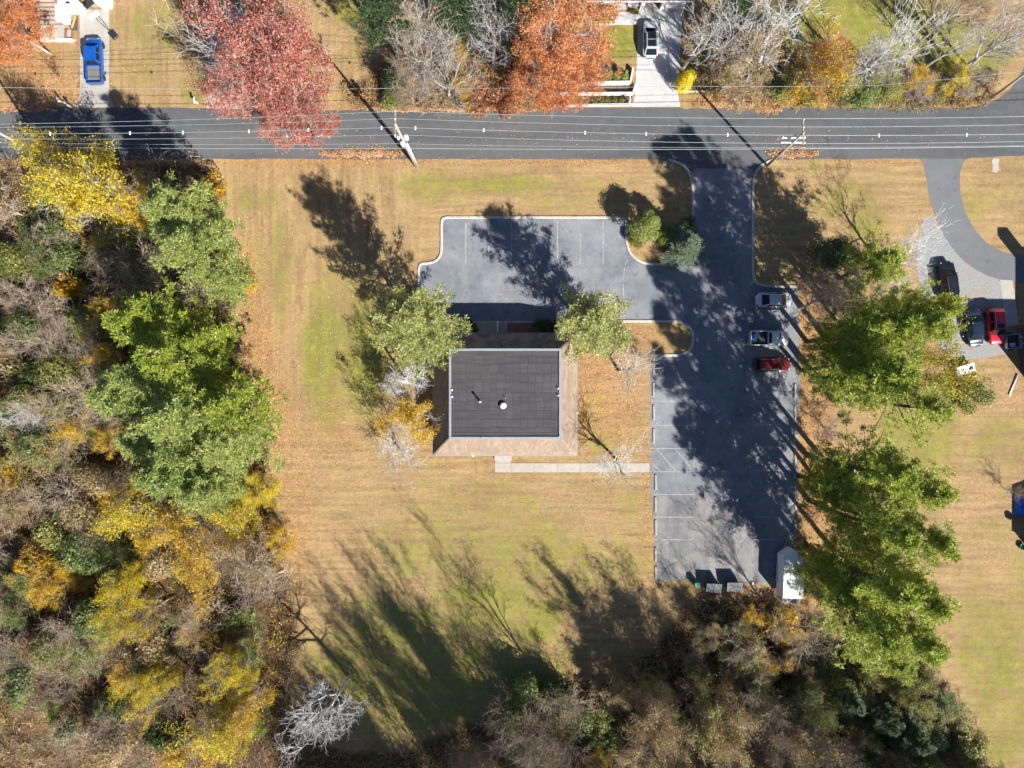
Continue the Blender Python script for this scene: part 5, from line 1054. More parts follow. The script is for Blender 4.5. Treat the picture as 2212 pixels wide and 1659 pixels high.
tree('round_bush', 1441, 508, 3.2, 1.5, 'light green shrub tucked between the island tree and spruce', 'shrub', leaf='leaf_lime', bark='bark_brown', name='shrub', frac=.6); tree('bush_b', 1485, 490, 2.6, 1.5, 'dark shrub in the shade above the spruce', 'shrub', leaf='needle_dark', name='shrub', frac=.5)

# pines between the car park and the neighbour's plot
PN = [('pine_b', 1880, 578, 13, 4.8, 'needle_green', 'dark evergreen beside the white dead branches near the black vehicle'), ('bush_tall', 1806, 548, 7.0, 2.6, 'needle_dark', 'dark low evergreen in deep shade above the bare limbs'),
      ('cedar_b', 1938, 680, 23, 4.0, 'needle_yellow', 'yellow-green evergreen touching the dark sedan'), ('pine_a', 1912, 716, 24, 5.6, 'needle_yellow', 'yellow-green pine left of the evergreen by the dark sedan'),
      ('pine_c', 1855, 725, 23, 5.2, 'needle_green', 'green pine right of the parked white pickup'), ('pine_a', 1800, 795, 16, 5.0, 'needle_green', 'soft green pine over the dark red car'),
      ('pine_c', 1872, 815, 22, 5.6, 'needle_green', 'green pine below the one beside the white pickup'), ('half_a', 1985, 806, 12, 4.0, 'needle_gold', 'golden tree above the white covered cart'),
      ('pine_thin', 1925, 868, 23, 5.4, 'needle_yellow', 'thin wispy pine with a long visible trunk above the field'), ('pine_b', 1850, 1010, 23, 5.6, 'needle_green', 'dark green pine beside the middle wheel stops'), ('pine_c', 1792, 1050, 15, 4.4, 'needle_green', 'shorter green pine touching the car park edge'),
      ('pine_a', 1918, 1040, 24, 5.6, 'needle_yellow', 'bright yellow-green pine at the field edge'), ('pine_a', 1930, 1140, 23, 5.4, 'needle_yellow', 'yellow-green pine reaching farthest over the field'),
      ('pine_b', 1858, 1124, 23, 4.8, 'needle_green', 'gappy green pine with its dark trunk showing'), ('pine_c', 1790, 1248, 15, 4.6, 'needle_green', 'green pine hanging over the white cargo trailer'),
      ('pine_a', 1855, 1240, 23, 5.8, 'needle_green', 'large green pine right of the white cargo trailer'), ('pine_c', 1925, 1250, 23, 5.4, 'needle_yellow', 'yellow-green pine right of the large green pine'),
      ('pine_b', 1848, 1340, 20, 5.2, 'needle_green', 'green pine below the white cargo trailer'), ('pine_a', 1925, 1345, 21, 5.6, 'needle_green', 'dense green pine at the field corner above the vine mounds'), ('pine_c', 1905, 1405, 15, 4.4, 'needle_yellow', 'lowest yellow-green pine of the row, beside the vine mounds')]
for a, x, y, h, r, m, lb in PN: tree(a, x, y, h, r, lb, leaf=m, bark='bark_dark', name='pine_tree' if a.startswith('pine') else 'evergreen_tree', group='evergreens along the car park', frac=.58)
tree('bare_c', 1972, 556, 11, 4.4, 'dead white-branched tree reaching over the gravel', bark='bark_dead', name='bare_tree'); tree('bare_c', 1868, 660, 12, 4.6, 'leafless pale tree with long limbs below the dark evergreen', bark='bark_pale', name='bare_tree'); tree('bare_b', 1768, 655, 9, 3.6, 'leafless grey-brown tree in front of the parked silver sedan', bark='bark_grey', name='bare_tree'); tree('bare_d', 1792, 590, 8, 3.6, 'leafless brown thicket tree shading the strip right of the entrance', bark='bark_brown', name='bare_tree')
tree('bush_b', 2118, 845, 2.4, 2.2, 'rough dark green shrub below the white covered cart', 'shrub', leaf='leaf_olive', name='shrub', frac=.5); tree('bush_b', 2090, 868, 1.8, 1.9, 'olive shrub at the end of the golden tree', 'shrub', leaf='leaf_olive', name='shrub', frac=.5); tree('bare_d', 1800, 930, 4, 2.4, 'leafless brown shrub on the orange pine straw', 'shrub', bark='bark_brown', name='dead_shrub')
tree('bare_d', 2190, 1060, 3, 1.3, 'leafless shrub by the blue tarp', 'shrub', bark='bark_brown', name='dead_shrub')
for i, x in enumerate((1760, 1840, 1905)): tree('pine_c', x + 60, 1500 + 40 * i, 8, 3, ('first', 'second', 'third')[i] + ' young dark pine among the vine mounds, counted from the pines', leaf='needle_dark', bark='bark_dark', name='pine_tree', frac=.5)

# north side of the road
tree('maple_a', 600, 95, 15, 7.2, 'big red maple, upper crown over the concrete driveway', leaf='leaf_red', bark='bark_pale', name='maple_tree'); tree('maple_b', 650, 200, 12.5, 5.6, 'red maple bough tree hanging over the road', leaf='leaf_red', bark='bark_pale', name='maple_tree'); tree('maple_b', 505, 165, 9.5, 4.2, 'half-bare red maple at the left side of the concrete driveway', leaf='leaf_red', bark='bark_pale', name='maple_tree'); tree('bare_e', 505, 130, 14, 4.2, 'bare grey boughs showing through the red maple', bark='bark_pale', name='bare_tree')
tree('maple_b', 590, 262, 9, 3.0, 'red maple branch end nearest the wires over the road', leaf='leaf_red', bark='bark_pale', name='maple_tree'); tree('maple_b', 685, 262, 9, 2.8, 'low red maple branch end nearest the transformer pole', leaf='leaf_red', bark='bark_pale', name='maple_tree')
tree('maple_b', 45, 70, 9, 4.2, 'small orange-red tree beside the brick steps', leaf='leaf_orange', bark='bark_grey', name='maple_tree'); tree('half_b', 10, 40, 8, 3.6, 'thin orange tree at the top left corner', leaf='leaf_orange', bark='bark_grey', name='yellow_tree')
tree('pine_b', 828, 30, 17, 5.0, 'dark evergreen at the top edge left of the grey bare trees', leaf='needle_dark', bark='bark_dark', name='evergreen_tree'); tree('pine_c', 1130, 28, 17, 4.6, 'dark evergreen behind the orange tree', leaf='needle_dark', bark='bark_dark', name='evergreen_tree'); tree('cedar_b', 1000, 10, 15, 4.2, 'dark evergreen between the two grey bare trees', leaf='needle_dark', bark='bark_dark', name='evergreen_tree')
tree('bare_a', 900, 110, 14, 5.4, 'broad grey leafless tree right of the lawn gap', bark='bark_grey', name='bare_tree'); tree('bare_b', 960, 160, 11, 4.2, 'grey leafless tree nearest the road above the transformer pole', bark='bark_grey', name='bare_tree'); tree('bare_b', 880, 190, 8, 3.2, 'twiggy grey shrub-tree above the roadside leaves', bark='bark_brown', name='bare_tree'); tree('bare_b', 1062, 75, 13, 4.0, 'grey leafless tree left of the orange tree', bark='bark_pale', name='bare_tree')
tree('bush_tall', 850, 175, 4.5, 1.8, 'dark green conical shrub at the lawn gap', 'shrub', leaf='needle_dark', name='shrub', frac=.5); tree('half_b', 1003, 185, 6, 2.2, 'slim yellow tree between grey bare trees', leaf='leaf_gold', name='yellow_tree'); tree('half_b', 985, 130, 6, 1.8, 'sparse yellow sapling among the bare grey trees', leaf='leaf_gold', name='yellow_tree')
tree('bush_b', 1040, 208, 2.8, 3.0, 'russet shrub by the road under the bare trees', 'shrub', leaf='leaf_rust', name='shrub', frac=.5); tree('bush_b', 1090, 222, 2.4, 2.4, 'russet shrub at the foot of the orange tree', 'shrub', leaf='leaf_rust', name='shrub', frac=.5); tree('bush_b', 860, 212, 2.0, 2.2, 'low olive shrub on the verge above the transformer pole', 'shrub', leaf='leaf_olive', name='shrub', frac=.5)
tree('maple_a', 1198, 95, 15, 6.0, 'vivid orange tree left of the front lawn', leaf='leaf_orange', bark='bark_pale', name='maple_tree'); tree('maple_b', 1180, 175, 10.5, 3.9, 'lower orange tree over the retaining walls', leaf='leaf_orange', bark='bark_pale', name='maple_tree'); tree('maple_b', 1246, 168, 9.5, 3.0, 'orange bough tree nearest the small conifers', leaf='leaf_orange', bark='bark_pale', name='maple_tree')
for i, (x, y) in enumerate(((1316, 157), (1333, 160), (1350, 160))): tree('cone_shrub', x, y, 2.5, .85, ('first', 'second', 'third')[i] + ' of three small green conifers, counted from the orange tree', 'shrub', leaf='leaf_lime', name='conifer_shrub', frac=.5, group='small conifers in the mulch bed')
tree('column_shrub', 1481, 176, 4.0, 1.3, 'brilliant yellow columnar shrub at the driveway foot', 'shrub', leaf='leaf_bright', name='yellow_shrub', frac=.5)
for i, x in enumerate(np.linspace(1196, 1342, 11)): tree('ball_shrub', x, 217, .55, .55, 'low olive plant in the row along the lowest retaining wall', 'plant', leaf='leaf_hedge', name='low_plant', frac=.4, group='plants along the lowest retaining wall')
for i, x in enumerate((1366, 1374)): tree('ball_shrub', x, 28, .8, .45, ('left', 'right')[i] + ' of two small round bushes by the porch steps', 'shrub', leaf='leaf_hedge', name='ball_shrub', frac=.4)
tree('ball_shrub', 1325, 36, .9, .7, 'reddish garden plants beside the clipped hedge', 'plant', leaf='leaf_rust', name='garden_plant', frac=.4)
def hedge(x0, y0, x1, y1, h, label):
    rng = np.random.default_rng(int(x0)); a, b = G(x0, y1), G(x1, y0); e = empty('clipped_hedge', ((a.x + b.x) / 2, (a.y + b.y) / 2, 0)); tag(e, label, 'hedge'); lx, ly = (b.x - a.x) / 2, (b.y - a.y) / 2
    n = int(900 * lx * ly + 500); u = rng.uniform(-1, 1, (n, 3)); ax = rng.integers(0, 5, n); u[ax < 3, 2] = 1; u[ax == 3, 0] = np.sign(u[ax == 3, 0]); u[ax == 4, 1] = np.sign(u[ax == 4, 1])
    C = np.stack([u[:, 0] * lx, u[:, 1] * ly, (u[:, 2] + 1) / 2 * h], -1) + rng.normal(size=(n, 3)) * .03; V = leaf_quads(rng, C, .12); link('foliage', new_mesh('hedge_leaves', V, quads_idx(V)), MAT['leaf_hedge'], e); MB().box(-lx * .93, lx * .93, -ly * .93, ly * .93, 0, h * .95).build('core', MAT['leaf_hedge'], e)
hedge(1296, 22, 1323, 47, 1.1, 'large clipped box hedge before the porch'); hedge(1284, 23, 1292, 46, 1.1, 'narrow clipped box hedge by the orange tree')
tree('bare_e', 1512, 80, 13, 3.6, 'leafless tree with a bent pale trunk right of the pale driveway', bark='bark_pale', name='bare_tree'); tree('half_b', 1640, 105, 11, 4.2, 'half-bare beige oak right of the driveway', leaf='leaf_tan', bark='bark_dead', name='oak_tree'); tree('bare_e', 1690, 70, 14, 5.0, 'leafless oak with white limbs near the top edge', bark='bark_dead', name='oak_tree'); tree('half_b', 1580, 165, 8, 3.0, 'low beige tree above the roadside leaves', leaf='leaf_tan', bark='bark_pale', name='oak_tree'); tree('pine_c', 1590, 20, 13, 3.6, 'dark evergreen behind the beige oak', leaf='needle_dark', bark='bark_dark', name='evergreen_tree')
tree('half_a', 1765, 160, 10, 3.5, 'orange-yellow tree on the verge above the road', leaf='leaf_gold', bark='bark_grey', name='yellow_tree'); tree('half_b', 1790, 120, 9, 2.8, 'orange tree beside the big leafless tree', leaf='leaf_orange', bark='bark_grey', name='yellow_tree')
tree('bare_e', 1575, 60, 14, 4.2, 'leafless white-limbed tree between the bent trunk and the beige oak', bark='bark_dead', name='bare_tree'); tree('bare_e', 1852, 165, 17, 4.6, 'big leafless white tree fanning to the right, upper verge', bark='bark_dead', name='bare_tree', frac=0.0); tree('bare_a', 1870, 130, 11, 3.6, 'leafless pale tree at the base of the fanning white tree', bark='bark_pale', name='bare_tree'); tree('bare_e', 2062, 160, 17, 4.4, 'leafless grey tree fanning at the top right', bark='bark_pale', name='bare_tree', frac=0.0); tree('bare_e', 1992, 150, 14, 2.6, 'slim leafless tree between the two fanning trees', bark='bark_pale', name='bare_tree', frac=0.0); tree('bare_b', 2185, 80, 13, 3.8, 'leafless grey-brown tree in the top right corner above the bend', bark='bark_grey', name='bare_tree'); tree('bare_a', 2070, 20, 13, 4.0, 'dark twiggy tree at the top edge right of the green lawn', bark='bark_brown', name='bare_tree')
for i, (a, x, y, m, r, h) in enumerate((('bush_b', 1696, 190, 'leaf_olive', 2.4, 2.2), ('bush_a', 1748, 214, 'leaf_green', 1.3, 1.0), ('bush_b', 1822, 208, 'leaf_green', 1.8, 1.3), ('bush_tall', 1868, 196, 'leaf_green', 2.4, 3.2), ('half_b', 1912, 178, 'leaf_olive', 2.8, 5.0), ('bush_b', 1930, 206, 'leaf_olive', 2.2, 1.3), ('half_b', 1985, 180, 'leaf_gold', 2.4, 4.0), ('bush_b', 2022, 202, 'leaf_olive', 1.7, 1.1), ('half_b', 2062, 172, 'leaf_yellow', 2.2, 4.2), ('bush_a', 2096, 196, 'leaf_tan', 1.6, 1.2), ('half_b', 1640, 180, 'leaf_tan', 2.4, 4.0), ('bare_d', 1990, 205, 'leaf_tan', 2.2, 3.0), ('bare_d', 2090, 185, 'leaf_tan', 2.4, 4.0), ('bush_tall', 1830, 175, 'leaf_olive', 2.0, 3.6))):
    tree(a, x, y, h, r, ('first', 'second', 'third', 'fourth', 'fifth', 'sixth', 'seventh', 'eighth', 'ninth', 'tenth', 'eleventh', 'twelfth', 'thirteenth', 'fourteenth')[i] + ' shrub in the roadside thicket on the verge right of the pale driveway', 'shrub', leaf=m, name='shrub', frac=.5, group='shrubs in the roadside thicket')

# woods on the left: the ones that stand out
LW = [('half_a', 215, 395, 13, 5.2, 'leaf_yellow', 'bark_grey', 'bright yellow tree at the road edge, upper part of the woods', 'yellow_tree'), ('half_a', 135, 350, 10, 3.6, 'leaf_yellow', 'bark_grey', 'bright yellow tree nearest the leaning pale pole', 'yellow_tree'), ('half_b', 190, 470, 12, 4.0, 'leaf_yellow', 'bark_pale', 'yellow tree with pale limbs below the roadside yellow tree', 'yellow_tree'), ('half_b', 275, 450, 10, 3.4, 'leaf_gold', 'bark_grey', 'half-bare golden tree next to the blue-green pine', 'yellow_tree'),
      ('pine_c', 410, 470, 17, 6.1, 'needle_blue', 'bark_dark', 'blue-green pine, topmost of the woods edge', 'pine_tree'), ('pine_a', 440, 550, 17, 6.1, 'needle_blue', 'bark_dark', 'blue-green pine just below the topmost one', 'pine_tree'), ('pine_c', 480, 600, 13, 4.1, 'needle_blue', 'bark_dark', 'shorter blue-green pine jutting over the lawn', 'pine_tree'),
      ('pine_c', 345, 705, 18, 6.3, 'needle_green', 'bark_dark', 'lighter green pine in the middle of the woods edge', 'pine_tree'), ('pine_a', 400, 780, 19, 6.6, 'needle_green', 'bark_dark', 'green pine below the lighter green pine', 'pine_tree'), ('pine_b', 455, 740, 13, 4.4, 'needle_green', 'bark_dark', 'green pine facing the lawn beside the evergreen shadow', 'pine_tree'), ('pine_c', 300, 850, 17, 5.9, 'needle_blue', 'bark_dark', 'blue-green pine above the fallen white trunk', 'pine_tree'),
      ('pine_a', 420, 900, 19, 6.8, 'needle_blue', 'bark_dark', 'large blue-green pine in the widest part of the woods edge', 'pine_tree'), ('pine_c', 510, 880, 17, 5.9, 'needle_green', 'bark_dark', 'green pine reaching farthest onto the lawn', 'pine_tree'), ('pine_a', 520, 960, 16, 5.6, 'needle_blue', 'bark_dark', 'blue-green pine low on the woods edge', 'pine_tree'), ('pine_c', 400, 1010, 18, 6.3, 'needle_blue', 'bark_dark', 'pale blue-green pine above the yellow thicket', 'pine_tree'), ('pine_a', 340, 950, 15, 4.9, 'needle_blue', 'bark_dark', 'blue-green pine beside the golden saplings', 'pine_tree'), ('pine_c', 470, 1050, 15, 5.1, 'needle_blue', 'bark_dark', 'lowest blue-green pine of the woods edge', 'pine_tree'),
      ('half_b', 225, 770, 9, 2.4, 'leaf_gold', 'bark_grey', 'golden sapling left of the green pines', 'yellow_tree'), ('half_b', 175, 935, 8, 3.0, 'leaf_gold', 'bark_grey', 'golden tree below the fallen white trunk', 'yellow_tree'), ('half_b', 250, 945, 8, 2.4, 'leaf_gold', 'bark_grey', 'golden sapling against the blue-green pine', 'yellow_tree'), ('maple_b', 565, 1075, 7, 2.6, 'leaf_yellow', 'bark_grey', 'yellow tree at the lawn edge below the pines', 'yellow_tree'), ('maple_b', 600, 1165, 6, 2.2, 'leaf_gold', 'bark_grey', 'orange-gold tree jutting onto the lawn', 'yellow_tree'), ('half_a', 300, 1090, 11, 3.8, 'leaf_yellow', 'bark_grey', 'olive-yellow tree under the pale blue-green pine', 'yellow_tree'), ('half_a', 420, 1130, 10, 3.8, 'leaf_gold', 'bark_grey', 'golden tree in the middle of the yellow thicket', 'yellow_tree'), ('half_a', 500, 1120, 9, 3.4, 'leaf_yellow', 'bark_grey', 'yellow tree right of the golden thicket tree', 'yellow_tree'),
      ('maple_b', 275, 1260, 11, 2.9, 'leaf_yellow', 'bark_grey', 'vivid yellow tree left of the brown twiggy crowns', 'yellow_tree'), ('maple_b', 310, 1330, 10, 2.4, 'leaf_yellow', 'bark_grey', 'vivid yellow sapling below the vivid yellow tree', 'yellow_tree'), ('maple_b', 340, 1455, 9, 2.9, 'leaf_yellow', 'bark_grey', 'compact bright yellow tree low in the woods', 'yellow_tree'), ('maple_b', 530, 1430, 9, 2.8, 'leaf_yellow', 'bark_grey', 'yellow-green tree at the lower woods edge', 'yellow_tree'), ('half_a', 540, 1520, 9, 2.8, 'leaf_gold', 'bark_grey', 'golden tree at the lower woods edge near the dead tree', 'yellow_tree'), ('half_a', 480, 1590, 10, 3.6, 'leaf_yellow', 'bark_grey', 'olive-yellow tree near the bottom edge left of the dead tree', 'yellow_tree'), ('half_b', 410, 1640, 10, 3.4, 'leaf_gold', 'bark_grey', 'golden tree at the bottom edge of the woods', 'yellow_tree'), ('half_b', 330, 1150, 9, 3.0, 'leaf_gold', 'bark_grey', 'golden half-bare tree among the brown crowns', 'yellow_tree'), ('half_a', 560, 1210, 7, 3.0, 'leaf_tan', 'bark_pink', 'tan-leaved tree at the lawn edge below the orange-gold tree', 'oak_tree'), ('half_a', 460, 1220, 9, 3.6, 'leaf_gold', 'bark_pink', 'tan and gold tree above the brown twiggy crowns', 'oak_tree'),
      ('half_b', 120, 960, 9, 3.2, 'leaf_olive', 'bark_brown', 'olive tree below the fallen white branches', 'tree'), ('bush_tall', 190, 1190, 8, 3.4, 'leaf_green', 'bark_dark', 'dark green vine-clad tree deep in the woods', 'evergreen_tree'), ('bush_tall', 205, 1330, 7, 3.0, 'leaf_green', 'bark_dark', 'dark green vine-clad tree beside the vivid yellow sapling', 'evergreen_tree'), ('bush_tall', 110, 1400, 6, 2.6, 'leaf_olive', 'bark_dark', 'olive vine-clad tree near the left edge', 'evergreen_tree'), ('bush_tall', 130, 800, 7, 3.0, 'leaf_olive', 'bark_dark', 'olive vine-clad tree left of the golden sapling', 'evergreen_tree'), ('bush_tall', 130, 560, 6, 2.6, 'leaf_green', 'bark_dark', 'dark green shrub tree in the hollow below the yellow trees', 'evergreen_tree'), ('bush_tall', 470, 850, 5, 2.4, 'leaf_olive', 'bark_dark', 'olive shrub tree between the pines', 'evergreen_tree'), ('bush_b', 460, 400, 2.6, 2.2, 'leaf_gold', 'bark_brown', 'small golden bush by the lawn corner near the road', 'shrub'), ('bush_b', 535, 610, 2.0, 1.6, 'leaf_gold', 'bark_brown', 'small golden bush at the foot of the jutting pine', 'shrub'), ('bush_b', 490, 650, 3.2, 2.6, 'leaf_olive', 'bark_brown', 'olive bush between the two pine groups', 'shrub')]
for a, x, y, h, r, lf, bk, lb, nm in LW: tree(a, x, y, h, r, lb, 'shrub' if nm == 'shrub' else 'tree', leaf=lf, bark=bk, name=nm, frac=.58)
tree('dead_a', 70, 905, 11, 3.2, 'dead white tree with curling branches near the left edge', bark='bark_dead', name='bare_tree'); tree('dead_a', 752, 1462, 20, 4.6, 'dead white tree standing alone in the shadowed lower lawn', bark='bark_dead', name='bare_tree', frac=0.0)
ft = [G(210, 900, 2.2), G(180, 893, 2.0), G(140, 890, 2.4), G(105, 884, 3.0), G(95, 880, 3.2)]; fo = MB().tube(ft, [.22, .2, .18, .14, .1], 8).build('fallen_trunk', MAT['bark_dead'], None, True); tag(fo, 'fallen white trunk lying across the left woods', 'log')
# brown leafless trees that fill the woods
def scatter(poly, n, seed, dmin, keepout=()):
    r = random.Random(seed); out = []; xs = [p[0] for p in poly]; ys = [p[1] for p in poly]; t = 0
    while len(out) < n and t < 20000:
        t += 1; x, y = r.uniform(min(xs), max(xs)), r.uniform(min(ys), max(ys))
        if not inpoly(np.array([x]), np.array([y]), poly)[0]: continue
        if any((x - a) ** 2 + (y - b) ** 2 < dmin ** 2 for a, b in out): continue
        if any((x - a) ** 2 + (y - b) ** 2 < c ** 2 for a, b, c in keepout): continue
        out.append((x, y))
    return out
USED = set()
def near_label(kind, x, y):
    """name a filler tree by the nearest tree that stands out"""
    for _, lx, ly, _h, _r, _l, _b, lb, _n in sorted(LW, key=lambda t: (t[1] - x) ** 2 + (t[2] - y) ** 2)[:9]:
        d = ('right of' if x > lx else 'left of') if abs(x - lx) > abs(y - ly) else ('below' if y > ly else 'above')
        t = kind + ' just ' + d + ' the ' + lb.split(',')[0]
        if t not in USED and len(t.split()) <= 16: USED.add(t); return t
    return kind + ' deep in the tangled woods left of the lawn'
def fill_woods():
    r = random.Random(9); ko = [(x, y, 46) for _, x, y, *_r in LW if _.startswith('pine')]
    for x, y in scatter([(-40, 360), (430, 380), (470, 700), (520, 900), (560, 1180), (640, 1330), (600, 1420), (560, 1660), (-40, 1660)], 42, 3, 70, ko):
        tree(r.choice(['bare_a', 'bare_b', 'bare_d', 'bare_b']), x, y, r.uniform(6, 11), r.uniform(2.8, 4.0), near_label('brown leafless tree', x, y), bark=r.choice(['bark_brown', 'bark_pink', 'bark_pink', 'bark_pink']), name='bare_tree', group='brown leafless trees in the left woods', frac=.62)
    for x, y in scatter([(-20, 380), (400, 420), (300, 700), (230, 1000), (560, 1250), (560, 1650), (-20, 1650)], 74, 14, 46, ko):
        m = r.choice(['leaf_olive', 'leaf_green', 'leaf_green', 'leaf_gold', 'leaf_tan', 'leaf_lime', 'leaf_tan', 'leaf_olive']); a = r.choice(['bush_b', 'half_b', 'half_a', 'bush_tall', 'half_b']); tree(a, x, y, r.uniform(3, 8), r.uniform(1.9, 3.2), near_label({'leaf_olive': 'olive', 'leaf_green': 'dark green', 'leaf_gold': 'golden', 'leaf_tan': 'tan', 'leaf_yellow': 'yellow', 'leaf_lime': 'pale green'}[m] + ' sapling', x, y), leaf=m, bark='bark_pink', name='sapling', group='autumn saplings in the left woods', frac=.55)
    for x, y in scatter([(1060, 1585), (1200, 1500), (1350, 1490), (1470, 1400), (1640, 1330), (1720, 1350), (1790, 1440), (1760, 1660), (1000, 1660)], 16, 5, 66):
        tree(r.choice(['bare_a', 'bare_b', 'bare_d']), x, y, r.uniform(6, 11), r.uniform(2.6, 4.0), 'brown leafless tree, one of many in the thicket below the lawn', bark=r.choice(['bark_brown', 'bark_brown', 'bark_pink']), name='bare_tree', group='brown leafless trees in the lower thicket', frac=.6)
    for x, y in scatter([(1010, 1600), (1250, 1500), (1450, 1390), (1640, 1330), (1720, 1350), (1800, 1450), (1780, 1660), (1000, 1660)], 48, 6, 40):
        m = r.choice(['leaf_olive', 'leaf_tan', 'leaf_tan', 'leaf_green', 'leaf_gold', 'leaf_olive']); tree(r.choice(['bush_b', 'half_b', 'half_b', 'half_a']), x, y, r.uniform(2.5, 6.5), r.uniform(1.8, 3.0), 'scrubby autumn shrub, one of many in the thicket below the lawn', 'shrub', leaf=m, bark='bark_brown', name='shrub', group='autumn shrubs in the lower thicket', frac=.5)
    for x, y in scatter([(1720, 1470), (1820, 1440), (1980, 1450), (2060, 1540), (2130, 1660), (1740, 1660)], 26, 8, 44):
        m = r.choice(['leaf_olive', 'leaf_olive', 'leaf_green', 'leaf_olive', 'leaf_tan']); tree(r.choice(['half_a', 'half_b', 'half_b', 'bush_b', 'bush_tall']), x, y, r.uniform(3, 7), r.uniform(1.8, 3.0), 'vine-tangled shrub, one of many in the dark tangle at lower right', 'shrub', leaf=m, bark='bark_dark', name='tangled_shrub', group='tangled shrubs at lower right', frac=.6)
    # tall trees along and just past the lower edge, whose shadows lie on the lawn
    # (shadow tip on the lawn, height): the base follows from the sun
    TT = ((935, 1168, 17, 3.0, 'bare_b', 'tall leafless tree above the thicket casting the longest lone shadow on the lawn'), (720, 1300, 23, 3.4, 'half_a', None), (800, 1268, 23, 4.0, 'maple_b', None), (860, 1300, 23, 3.2, 'bare_e', None), (915, 1385, 23, 3.4, 'maple_b', None), (990, 1345, 22, 4.4, 'bare_a', None), (640, 1400, 23, 3.6, 'half_b', None), (1080, 1450, 22, 5.0, 'half_b', None), (820, 1440, 24, 3.0, 'bare_e', None),
          (1215, 1245, 13, 3.6, 'maple_b', 'tan tree in the thicket nearest the lone leafless tree'), (1275, 1250, 13.5, 3.8, 'half_b', 'thin olive tree in the thicket below the middle of the lawn'), (1345, 1275, 13, 3.8, 'maple_b', 'tan tree in the thicket below the end of the wheel stops'), (1425, 1275, 13, 3.6, 'bare_a', 'tall leafless tree in the thicket straight below the dumpsters'), (1500, 1310, 12, 3.4, 'half_b', 'tan thicket tree between the dumpsters and trailer, farther down'), (1570, 1350, 12, 3.4, 'bare_a', 'leafless thicket tree below the white cargo trailer'), (1560, 1400, 22, 5.0, 'half_a', None), (1680, 1420, 23, 5.2, 'half_a', None), (1790, 1430, 24, 5.2, 'half_a', None), (1880, 1500, 23, 5.0, 'half_a', None), (1430, 1420, 22, 5, 'half_a', None), (590, 1500, 22, 5, 'half_a', None), (660, 1560, 22, 5, 'half_b', None), (570, 1580, 22, 4.6, 'half_a', None), (650, 1490, 22, 3.4, 'maple_b', None), (705, 1535, 22, 3.4, 'maple_b', None), (765, 1585, 22, 3.4, 'maple_b', None), (830, 1610, 22, 3.2, 'half_a', None), (610, 1545, 22, 4.6, 'maple_b', None), (660, 1610, 22, 4.4, 'maple_b', None), (720, 1620, 22, 4.4, 'half_a', None), (690, 1340, 22, 2.8, 'half_b', None), (770, 1345, 22, 2.8, 'maple_b', None), (865, 1400, 22, 3.0, 'bare_e', None), (955, 1440, 22, 2.6, 'maple_b', None), (1035, 1415, 22, 3.2, 'bare_e', None), (790, 1520, 22, 3.0, 'bare_e', None), (890, 1560, 22, 2.8, 'maple_b', None), (700, 1470, 22, 2.8, 'half_b', None), (1250, 1410, 20, 4.2, 'pine_b', None), (1320, 1400, 20, 4.0, 'maple_b', None), (1390, 1430, 21, 4.4, 'pine_c', None), (1465, 1420, 21, 4.2, 'pine_b', None), (1530, 1440, 20, 4.2, 'pine_a', None), (1110, 1480, 21, 4.4, 'maple_b', None), (1190, 1500, 21, 4.2, 'pine_b', None), (2050, 1600, 22, 4.6, 'pine_a', None), (1330, 1560, 21, 4.6, 'pine_a', None), (1820, 1560, 21, 4.6, 'pine_a', None), (1700, 1560, 21, 4.6, 'pine_c', None), (1700, 1450, 21, 5, 'pine_a', None), (1770, 1440, 22, 5, 'pine_c', None), (1840, 1450, 22, 5, 'pine_a', None), (1905, 1485, 22, 5, 'pine_c', None), (1650, 1500, 22, 5, 'pine_b', None), (1980, 1530, 22, 5, 'pine_b', None), (1590, 1480, 20, 4.4, 'pine_b', None), (740, 1540, 22, 3.0, 'half_b', None))
    for i, (x, y, h, rr_, a, lb) in enumerate(TT):
        tree(a, x + 14.2 * h, y + 18.0 * h, h, rr_, lb or 'tall thin-leaved tree past the lower edge whose long shadow falls into view', leaf='needle_green' if a.startswith('pine') else 'leaf_tan' if i % 2 else 'leaf_olive', bark='bark_brown', name='tall_tree', group='tall trees along the lower edge', frac=0.0)
fill_woods()
tree('bush_tall', 1130, 1490, 4.0, 2.4, 'dark green bush at the lawn end nearest the lone leafless tree', 'shrub', leaf='leaf_green', bark='bark_dark', name='dark_bush', frac=.5)
tree('bush_tall', 1190, 1510, 4.0, 2.6, 'dark green bush right of the one at the lawn end', 'shrub', leaf='leaf_green', bark='bark_dark', name='dark_bush', frac=.5)
tree('bush_tall', 1250, 1560, 4.0, 2.6, 'dark green bush low in the thicket near the bottom edge', 'shrub', leaf='leaf_green', bark='bark_dark', name='dark_bush', frac=.5)
tree('bush_tall', 1090, 1560, 4.0, 2.4, 'dark green bush at the lower lawn edge near the bottom', 'shrub', leaf='leaf_green', bark='bark_dark', name='dark_bush', frac=.5)

